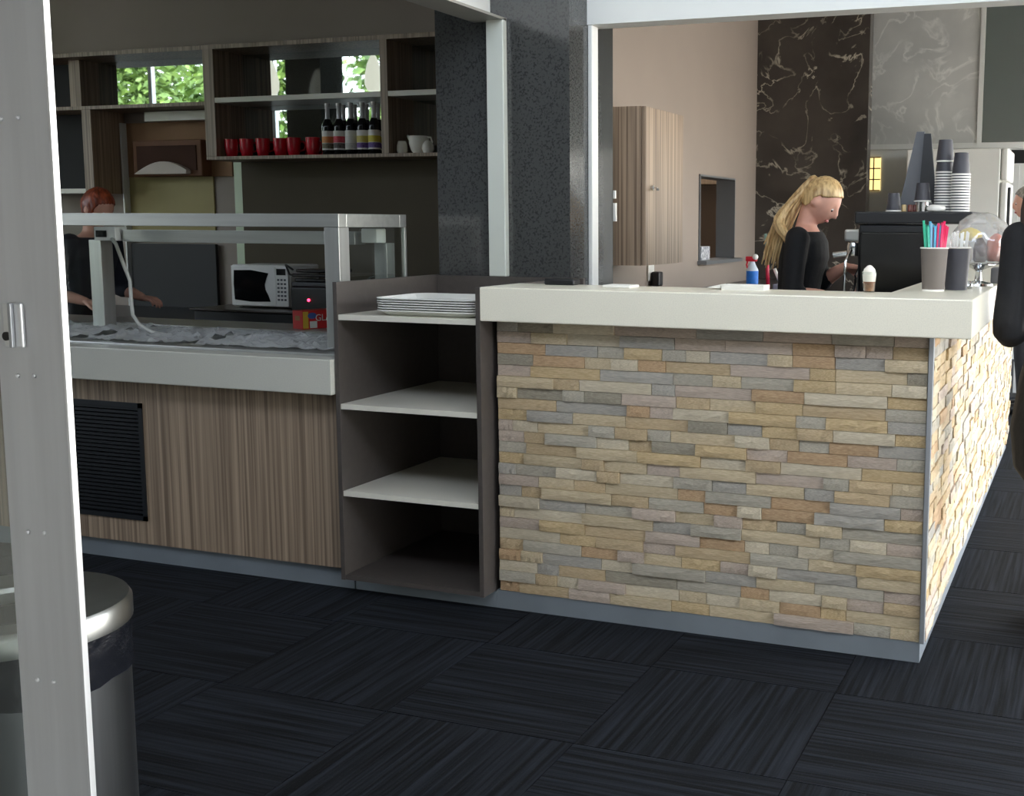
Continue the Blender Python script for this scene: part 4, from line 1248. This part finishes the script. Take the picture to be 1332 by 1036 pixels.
def head_verts(q, M, female=True):
    vs = q.sphere((0, 0, 0), 1, 5)
    def g(d, c, w):
        c = Vector(c).normalized()
        return math.exp(-((d - c).length_squared) / (w * w))
    for v in vs:
        d = v.co.normalized()
        x, y, z = d.x * .098, d.y * .076, d.z * .118
        if z < 0:
            t = -z / .118
            y *= 1 - .30 * t ** 1.4
            if x < 0: x *= 1 - .35 * t
        rr = 0
        rr += .026 * g(d, (1, 0, -.14), .15) + .010 * g(d, (1, 0, .05), .13)
        rr += .007 * g(d, (1, 0, -.52), .16) + .012 * g(d, (.75, 0, -.8), .28)
        rr += -.010 * g(d, (1, .42, .05), .17) - .010 * g(d, (1, -.42, .05), .17)
        rr += .005 * g(d, (1, .35, .22), .2) + .005 * g(d, (1, -.35, .22), .2)
        rr += -.005 * g(d, (1, 0, -.36), .1)
        p = Vector((x, y, z)) + Vector((d.x, d.y, d.z)) * rr
        v.co = M @ p
    for s in (-1, 1):
        q.sphere(M @ Vector((-.006, s * .079, -.014)), .031, 2, (.6, .36, 1.0), M.to_3x3().to_4x4())

def hand_shape(q, wrist, direc, side, palm_n, curl=.5, s=1.0):
    """palm plus four unequal curled fingers and a thumb from the side of the palm"""
    d = Vector(direc).normalized()
    n_ = Vector(palm_n); n_ = (n_ - d * n_.dot(d)).normalized()     # palm facing direction
    w = d.cross(n_) * side                                         # towards the thumb
    W0 = Vector(wrist)
    for k in range(4):
        t = (k - 1.5) / 1.5
        q.limb([W0 + w * t * .012, W0 + d * .05 * s + w * t * .022, W0 + d * .088 * s + w * t * .029], [.015, .0145, .011], 8, 3)
    L = [.066, .076, .071, .054]
    for k in range(4):
        t = (1.5 - k) / 1.5
        b0 = W0 + d * .086 * s + w * t * .029
        p = [b0]; ang = 0
        for j, fr_ in enumerate((.45, .32, .25)):
            ang += curl * (.55 + .25 * j)
            dv = d * math.cos(ang) + n_ * math.sin(ang)
            p.append(p[-1] + dv * L[k] * fr_ * s)
        q.limb(p, [.0088, .0083, .0077, .0065], 8, 3)
    t0 = W0 + d * .022 * s + w * .022
    q.limb([t0, t0 + d * .03 + w * .022 + n_ * .008, t0 + d * .056 + w * .03 + n_ * .022, t0 + d * .075 + w * .026 + n_ * .032], [.0135, .0115, .0098, .008], 8, 3)

def person(label, loc, yaw, h=1.68, pitch=0, head_turn=0, lean=0, arms=None, top_m=None, leg_m=None, hair=None, hair_m=None, female=True, sleeve=1.0,
           vox=.011, coat=None, curl=.6, hoff=(0, 0), side=0):
    """local frame: faces +x, left is +y. arms: {'L': (elbow, wrist, hand direction, palm normal), 'R': ...} in local metres"""
    k = h / 1.70
    root = thing('person', label, 'person', (0, 0, 0))
    def ly_(z): return side * max(0, z - .95 * k)
    def lx_(z): return math.tan(lean) * max(0, z - .95 * k)
    W_ = .165 if female else .19
    def V(x, y, z): return Vector((x + lx_(z * k) / k, y + ly_(z * k) / k, z)) * k
    neck = V(-.01, 0, 1.42); hd = V(.02 + hoff[0], 0, 1.575 + hoff[1])
    MH = Matrix.Translation(hd) @ Matrix.Rotation(head_turn, 4, 'Z') @ Matrix.Rotation(pitch, 4, 'Y') @ Matrix.Scale(k * .98, 4)
    torso = [(.0, .85, .10, .15), (.0, .92, .115, .172), (.0, 1.0, .105, .155), (.005, 1.08, .09, .132), (.0, 1.18, .10, .145), (.005, 1.27, .112, .158 if female else .172), (.0, 1.35, .098, W_ - .005), (-.005, 1.40, .07, .12), (-.01, 1.43, .055, .065)]
    def torso_rings(e):
        return [((cx + lx_(z * k) / k) * k, ly_(z * k), z * k, (rx + e) * k, (ry + e) * k) for cx, z, rx, ry in torso]
    q = MB()
    q.loft(torso_rings(-.004))
    q.limb([V(-.015, 0, 1.37), V(-.012, 0, 1.44), (V(.0, 0, 1.50) * .5 + (MH @ Vector((-.02, 0, -.05))) * .5)], [.056 * k, .05 * k, .05 * k], 16, 4)
    head_verts(q, MH, female)
    legs = {}
    for s, nm in ((1, 'L'), (-1, 'R')):
        P = [V(0, s * .085, .9), V(.005, s * .088, .5), V(-.012, s * .09, .28), V(-.02, s * .092, .09)]
        legs[nm] = P
        q.limb(P, [.082 * k, .056 * k, .05 * k, .036 * k], 14, 5)
        q.limb([V(-.05, s * .092, .04), V(.05, s * .098, .035), V(.14, s * .105, .025)], [.034 * k, .032 * k, .024 * k], 10, 4)
    sh_, aj = {}, {}
    for s, nm in ((1, 'L'), (-1, 'R')):
        S = V(-.005, s * W_, 1.365)
        if arms and nm in arms:
            E, Wr = Vector(arms[nm][0]), Vector(arms[nm][1])
        else:
            E, Wr = V(-.03, s * (W_ + .05), 1.09), V(.03, s * (W_ + .06), .86)
        aj[nm] = (S, E, Wr)
        q.limb([S, S * .5 + E * .5 + Vector((-.004, 0, 0)), E, E * .5 + Wr * .5, Wr], [.05 * k, .044 * k, .038 * k, .036 * k, .026 * k], 12, 4)
    body = q.build('body', M_skin, root, world=False)
    remesh(body, vox)
    # hands: finer mesh welded into the body object
    q = MB()
    for s, nm in ((1, 'L'), (-1, 'R')):
        S, E, Wr = aj[nm]
        if arms and nm in arms: dr_, pn = arms[nm][2], arms[nm][3]
        else: dr_, pn = (Wr - E), Vector((0, -s, 0))
        hand_shape(q, Wr, dr_, s if nm == 'R' else s, pn, curl, .95 * k)
    hand = q.build('hand', M_skin, root, world=False)
    remesh(hand, .0048, 1)
    bmx = bmesh.new(); bmx.from_mesh(body.data); bmx.from_mesh(hand.data); bmx.to_mesh(body.data); bmx.free()
    body.data.polygons.foreach_set('use_smooth', [True] * len(body.data.polygons))
    bpy.data.objects.remove(hand)
    # face details
    for s in (-1, 1):
        q = MB(); q.sphere(MH @ Vector((.0765, s * .031, .006)), .0098 * k, 2); e = q.build('eye', M_eye, root, smooth=True, world=False)
        q = MB(); q.sphere(MH @ Vector((.0805, s * .0315, .001)), .0075 * k, 2); q.build('iris', M_iris, e, smooth=True, world=False)
    q = MB(); q.sphere(MH @ Vector((.0905, 0, -.059)), 1, 3, (.010 * k, .022 * k, .008 * k), MH.to_3x3().normalized().to_4x4()); q.build('lips', M_lip, root, smooth=True, world=False)
    # top
    q = MB()
    q.loft(torso_rings(.012)[:-1])
    for nm in ('L', 'R'):
        S, E, Wr = aj[nm]
        fe = E + (Wr - E) * sleeve
        q.limb([S, S * .5 + E * .5 + Vector((-.004, 0, 0)), E, E * .5 + fe * .5, fe], [.062 * k, .056 * k, .052 * k, .047 * k, .042 * k], 12, 4)
    if coat:
        q.loft([(lx_(.95) , 0, z * k, rx * k, ry * k) for z, rx, ry in coat])
    t = q.build('coat' if coat else 'top', top_m, root, world=False); remesh(t, vox)
    # trousers and shoes
    q = MB()
    q.loft([((cx) * k, 0, z * k, (rx + .008) * k, (ry + .008) * k) for cx, z, rx, ry in torso[:3]])
    for nm in ('L', 'R'):
        P = legs[nm]; q.limb(P, [.096 * k, .07 * k, .064 * k, .055 * k], 14, 5)
    t = q.build('trousers', leg_m, root, world=False); remesh(t, vox)
    for s in (1, -1):
        q = MB(); q.limb([V(-.06, s * .092, .045), V(.05, s * .098, .042), V(.145, s * .105, .032)], [.044 * k, .042 * k, .032 * k], 12, 4)
        for v in q.bm.verts: v.co.z = max(v.co.z, 0.001)
        q.build('shoe', M_shoe, root, smooth=True, world=False)
    # hair
    if hair:
        q = MB()
        vs = q.sphere((0, 0, 0), 1, 5)
        kill = []
        for v in vs:
            d = v.co.normalized()
            n1 = .004 * noise.noise(Vector((d.x * 3, d.y * 30, d.z * 3)))
            p = Vector((d.x * .106 - .004, d.y * .085, d.z * .125 + .003)) + d * n1
            if d.z < 0:
                tt = -d.z
                p.y *= 1 - .2 * tt
                if d.x < 0: p.x *= 1 - .3 * tt
            tab = [(-1.01, -.62), (-.4, -.6), (-.2, -.4), (-.1, .1), (.15, .2), (.45, .38), (.75, .58), (1.01, .7)]
            if hair == 'short': tab = [(-1.01, -.5), (-.4, -.42), (-.1, -.1), (.2, .1), (.5, .36), (.75, .55), (1.01, .66)]
            if hair == 'bob': tab = [(-1.01, -.8), (-.2, -.75), (.2, -.6), (.4, -.2), (.55, .35), (.8, .5), (1.01, .6)]
            for (xa, za), (xb, zb) in zip(tab, tab[1:]):
                if xa <= d.x <= xb:
                    if d.z < za + (zb - za) * (d.x - xa) / (xb - xa): kill.append(v)
                    break
            v.co = MH @ p
        bmesh.ops.delete(q.bm, geom=kill, context='VERTS')
        hc = q.build('hair', hair_m, root, world=False, smooth=True)
        m = hc.modifiers.new('s', 'SOLIDIFY'); m.thickness = .010; m.offset = -1
        dg = bpy.context.evaluated_depsgraph_get(); me = bpy.data.meshes.new_from_object(hc.evaluated_get(dg)); hc.modifiers.clear(); hc.data = me
        if hair in ('ponytail', 'long'):
            q = MB(); rr = random.Random(5)
            if hair == 'ponytail':
                K = MH @ Vector((-.095, 0, .055))
                q.sphere(K, .022, 2)
                for i in range(46):
                    a, b_ = rr.uniform(-1, 1), rr.uniform(-1, 1)
                    end = Vector((-.115 + .045 * a, .035 * b_, 1.22 + rr.uniform(-.03, .10)))
                    mid = Vector((-.055 + .034 * a, .036 * b_, 1.43))
                    q.limb([K, K + Vector((-.03 + .014 * a, .018 * b_, -.012 + .012 * a)), mid, end], [.011, .012, .0115, .003], 7, 5)
                for i in range(22):
                    a, b_ = rr.uniform(-1, 1), rr.uniform(-1, 1)
                    st_ = K + Vector((-.02, -.01, -.02))
                    q.limb([st_, Vector((-.065 + .025 * a, -.075 + .014 * b_, 1.44)), Vector((.0 + .02 * a, -.135 + .012 * b_, 1.33)), Vector((.05 + .014 * a, -.15 + .01 * b_, 1.21 + rr.uniform(-.03, .03)))], [.010, .012, .010, .003], 7, 5)
            else:
                for i in range(34):
                    a = PI * .5 + PI * (i + .5) / 34
                    dv = Vector((math.cos(a), math.sin(a), 0))
                    st_ = MH @ Vector((dv.x * .085, dv.y * .078, .02))
                    q.limb([st_, st_ + Vector((dv.x * .03, dv.y * .025, -.13)), st_ + Vector((dv.x * .04 - .02, dv.y * .03, -.27 + rr.uniform(-.03, .03)))], [.017, .019, .006], 7, 5)
            q.build('ponytail' if hair == 'ponytail' else 'hair_lengths', hair_m, root, smooth=True, world=False)
    root.location = loc
    root.rotation_euler = (0, 0, yaw)
    return root

# barista behind the bar, side view, head bowed over her hands
person('blonde woman in a black top with a long ponytail making coffee behind the bar', (-.625, 2.0, 0), math.radians(0), 1.67, math.radians(40), 0, math.radians(8),
       {'R': ((.05, -.235, 1.075), (.18, -.16, 1.075), (1, .1, -.05), (0, 0, -1)), 'L': ((.09, .22, 1.12), (.225, .15, 1.20), (1, -.05, -.22), (0, -.5, -.85))},
       M_blackcloth, M_trouser, 'ponytail', M_blonde, True, .28, .0085, curl=.55, hoff=(.025, -.02))
q = MB(); q.tube([(-.345, 2.115, 1.15), (-.295, 2.10, 1.255)], .006, 8)
tag(q.build('milk_thermometer', M_chrome, smooth=True, origin=(-.33, 2.1, 1.15)), 'thin steel stirring rod held in the hand of the blonde woman', 'rod')
lathe_thing('milk_pitcher', 'small steel milk pitcher on the drip tray by the hands', 'jug', (-.27, 1.9, 1.0605), [(0, 0), (.04, 0), (.043, .01), (.036, .07), (.034, .1), (.037, .11), (.034, .11), (.033, .07), (0, .01)], M_chrome)
person('red-haired woman in navy bending down behind the servery gantry', (-4.60, 1.4, 0), math.radians(2), 1.60, math.radians(28), 0, math.radians(10),
       {'R': ((.02, -.24, 1.02), (.2, -.2, .97), (1, .1, -.1), (0, 0, -1)), 'L': ((.03, .24, 1.02), (.22, .2, .97), (1, -.1, -.1), (0, 0, -1))},
       M_navy, M_trouser, 'bob', M_redhair, True, .3)
person('woman in a long black coat with dark brown hair at the right edge', (.80, .50, 0), math.radians(95), 1.70, 0, math.radians(20), math.radians(2),
       {'L': ((-.02, .295, 1.05), (.17, .20, 1.07), (1, -.2, 0), (0, 0, -1)), 'R': ((-.02, -.24, 1.05), (.06, -.25, .83), (0, 0, -1), (0, 1, 0))},
       M_blackcloth, M_trouser, 'long', M_brownhair, True, 1.0, coat=[(.50, .12, .20), (.58, .17, .26), (.72, .18, .275), (.9, .17, .25), (1.05, .14, .21)], hoff=(.0, 0), side=.25)
person('grey-haired man in a pale blue shirt standing beyond the fridge', (.31, 5.45, 0), math.radians(185), 1.70, math.radians(8), 0, 0, None, M_blue_shirt, M_trouser, 'short', M_greyhair, False, 1.0)

# ------------------------------------------------------------------ outdoors
tag(bx('paving', mat('grey_asphalt', (112, 112, 110), .85, var=.15, scale=5), None, -40, 40, -40, -2.6, -.1, -.02, origin=(0, -15, -.1)), kind='structure')
tag(bx('paving_side', M_pave, None, 3.1, 40, -2.6, 40, -.1, -.02, origin=(15, 15, -.1)), kind='structure')

def tree(loc, hgt, rad, seed, label):
    rr = random.Random(seed)
    r = thing('tree', label, 'tree', loc, 'trees outside the hall windows')
    q = MB(); q.limb([(0, 0, 0), (.1, .05, hgt * .3), (.05, .1, hgt * .6)], [.2, .15, .08], 10, 4); q.build('trunk', M_bark, r, smooth=True, world=False)
    vs, fs = [], []
    blobs = [(Vector((rr.uniform(-.6, .6) * rad, rr.uniform(-.6, .6) * rad, hgt * rr.uniform(.28, .92))), rad * rr.uniform(.35, .6)) for _ in range(16)]
    for i in range(8000):
        c, br = rr.choice(blobs)
        d = Vector((rr.gauss(0, 1), rr.gauss(0, 1), rr.gauss(0, 1))).normalized() * br * rr.uniform(.55, 1.05)
        p = c + d
        a = Vector((rr.gauss(0, 1), rr.gauss(0, 1), rr.gauss(0, 1))).normalized(); b_ = a.cross(Vector((rr.gauss(0, 1), rr.gauss(0, 1), rr.gauss(0, 1)))).normalized()
        s = rr.uniform(.07, .16)
        n0 = len(vs)
        vs += [p - a * s, p + b_ * s * .5, p + a * s, p - b_ * s * .5]; fs.append((n0, n0 + 1, n0 + 2, n0 + 3))
    me = bpy.data.meshes.new('foliage'); me.from_pydata([tuple(v) for v in vs], [], fs); me.materials.append(M_leaf)
    o = bpy.data.objects.new('foliage', me); COL.objects.link(o); o.parent = r; tag(o, kind='stuff')
for i, (x, y, hh, rd) in enumerate([(-11.0, -10.6, 6.5, 2.0), (-16.5, -11.5, 6.5, 2.0), (-6.5, -14.5, 7.5, 2.2), (-22.5, -15, 8, 2.6), (-13.2, -17.5, 9, 2.3), (-8.0, -22.5, 10, 2.5), (-19, -23, 11, 2.6)]):
    tree((x, y, -.02), hh, rd, 40 + i, ['leafy tree nearest the hall windows outside', 'leafy tree outside left of the nearest one', 'leafy tree outside right of the nearest one', 'tall leafy tree at the outer left outside', 'tall leafy tree outside, directly behind the nearest one', 'tree at the back outside, toward the right', 'tallest leafy tree at the back outside, toward the left'][i])
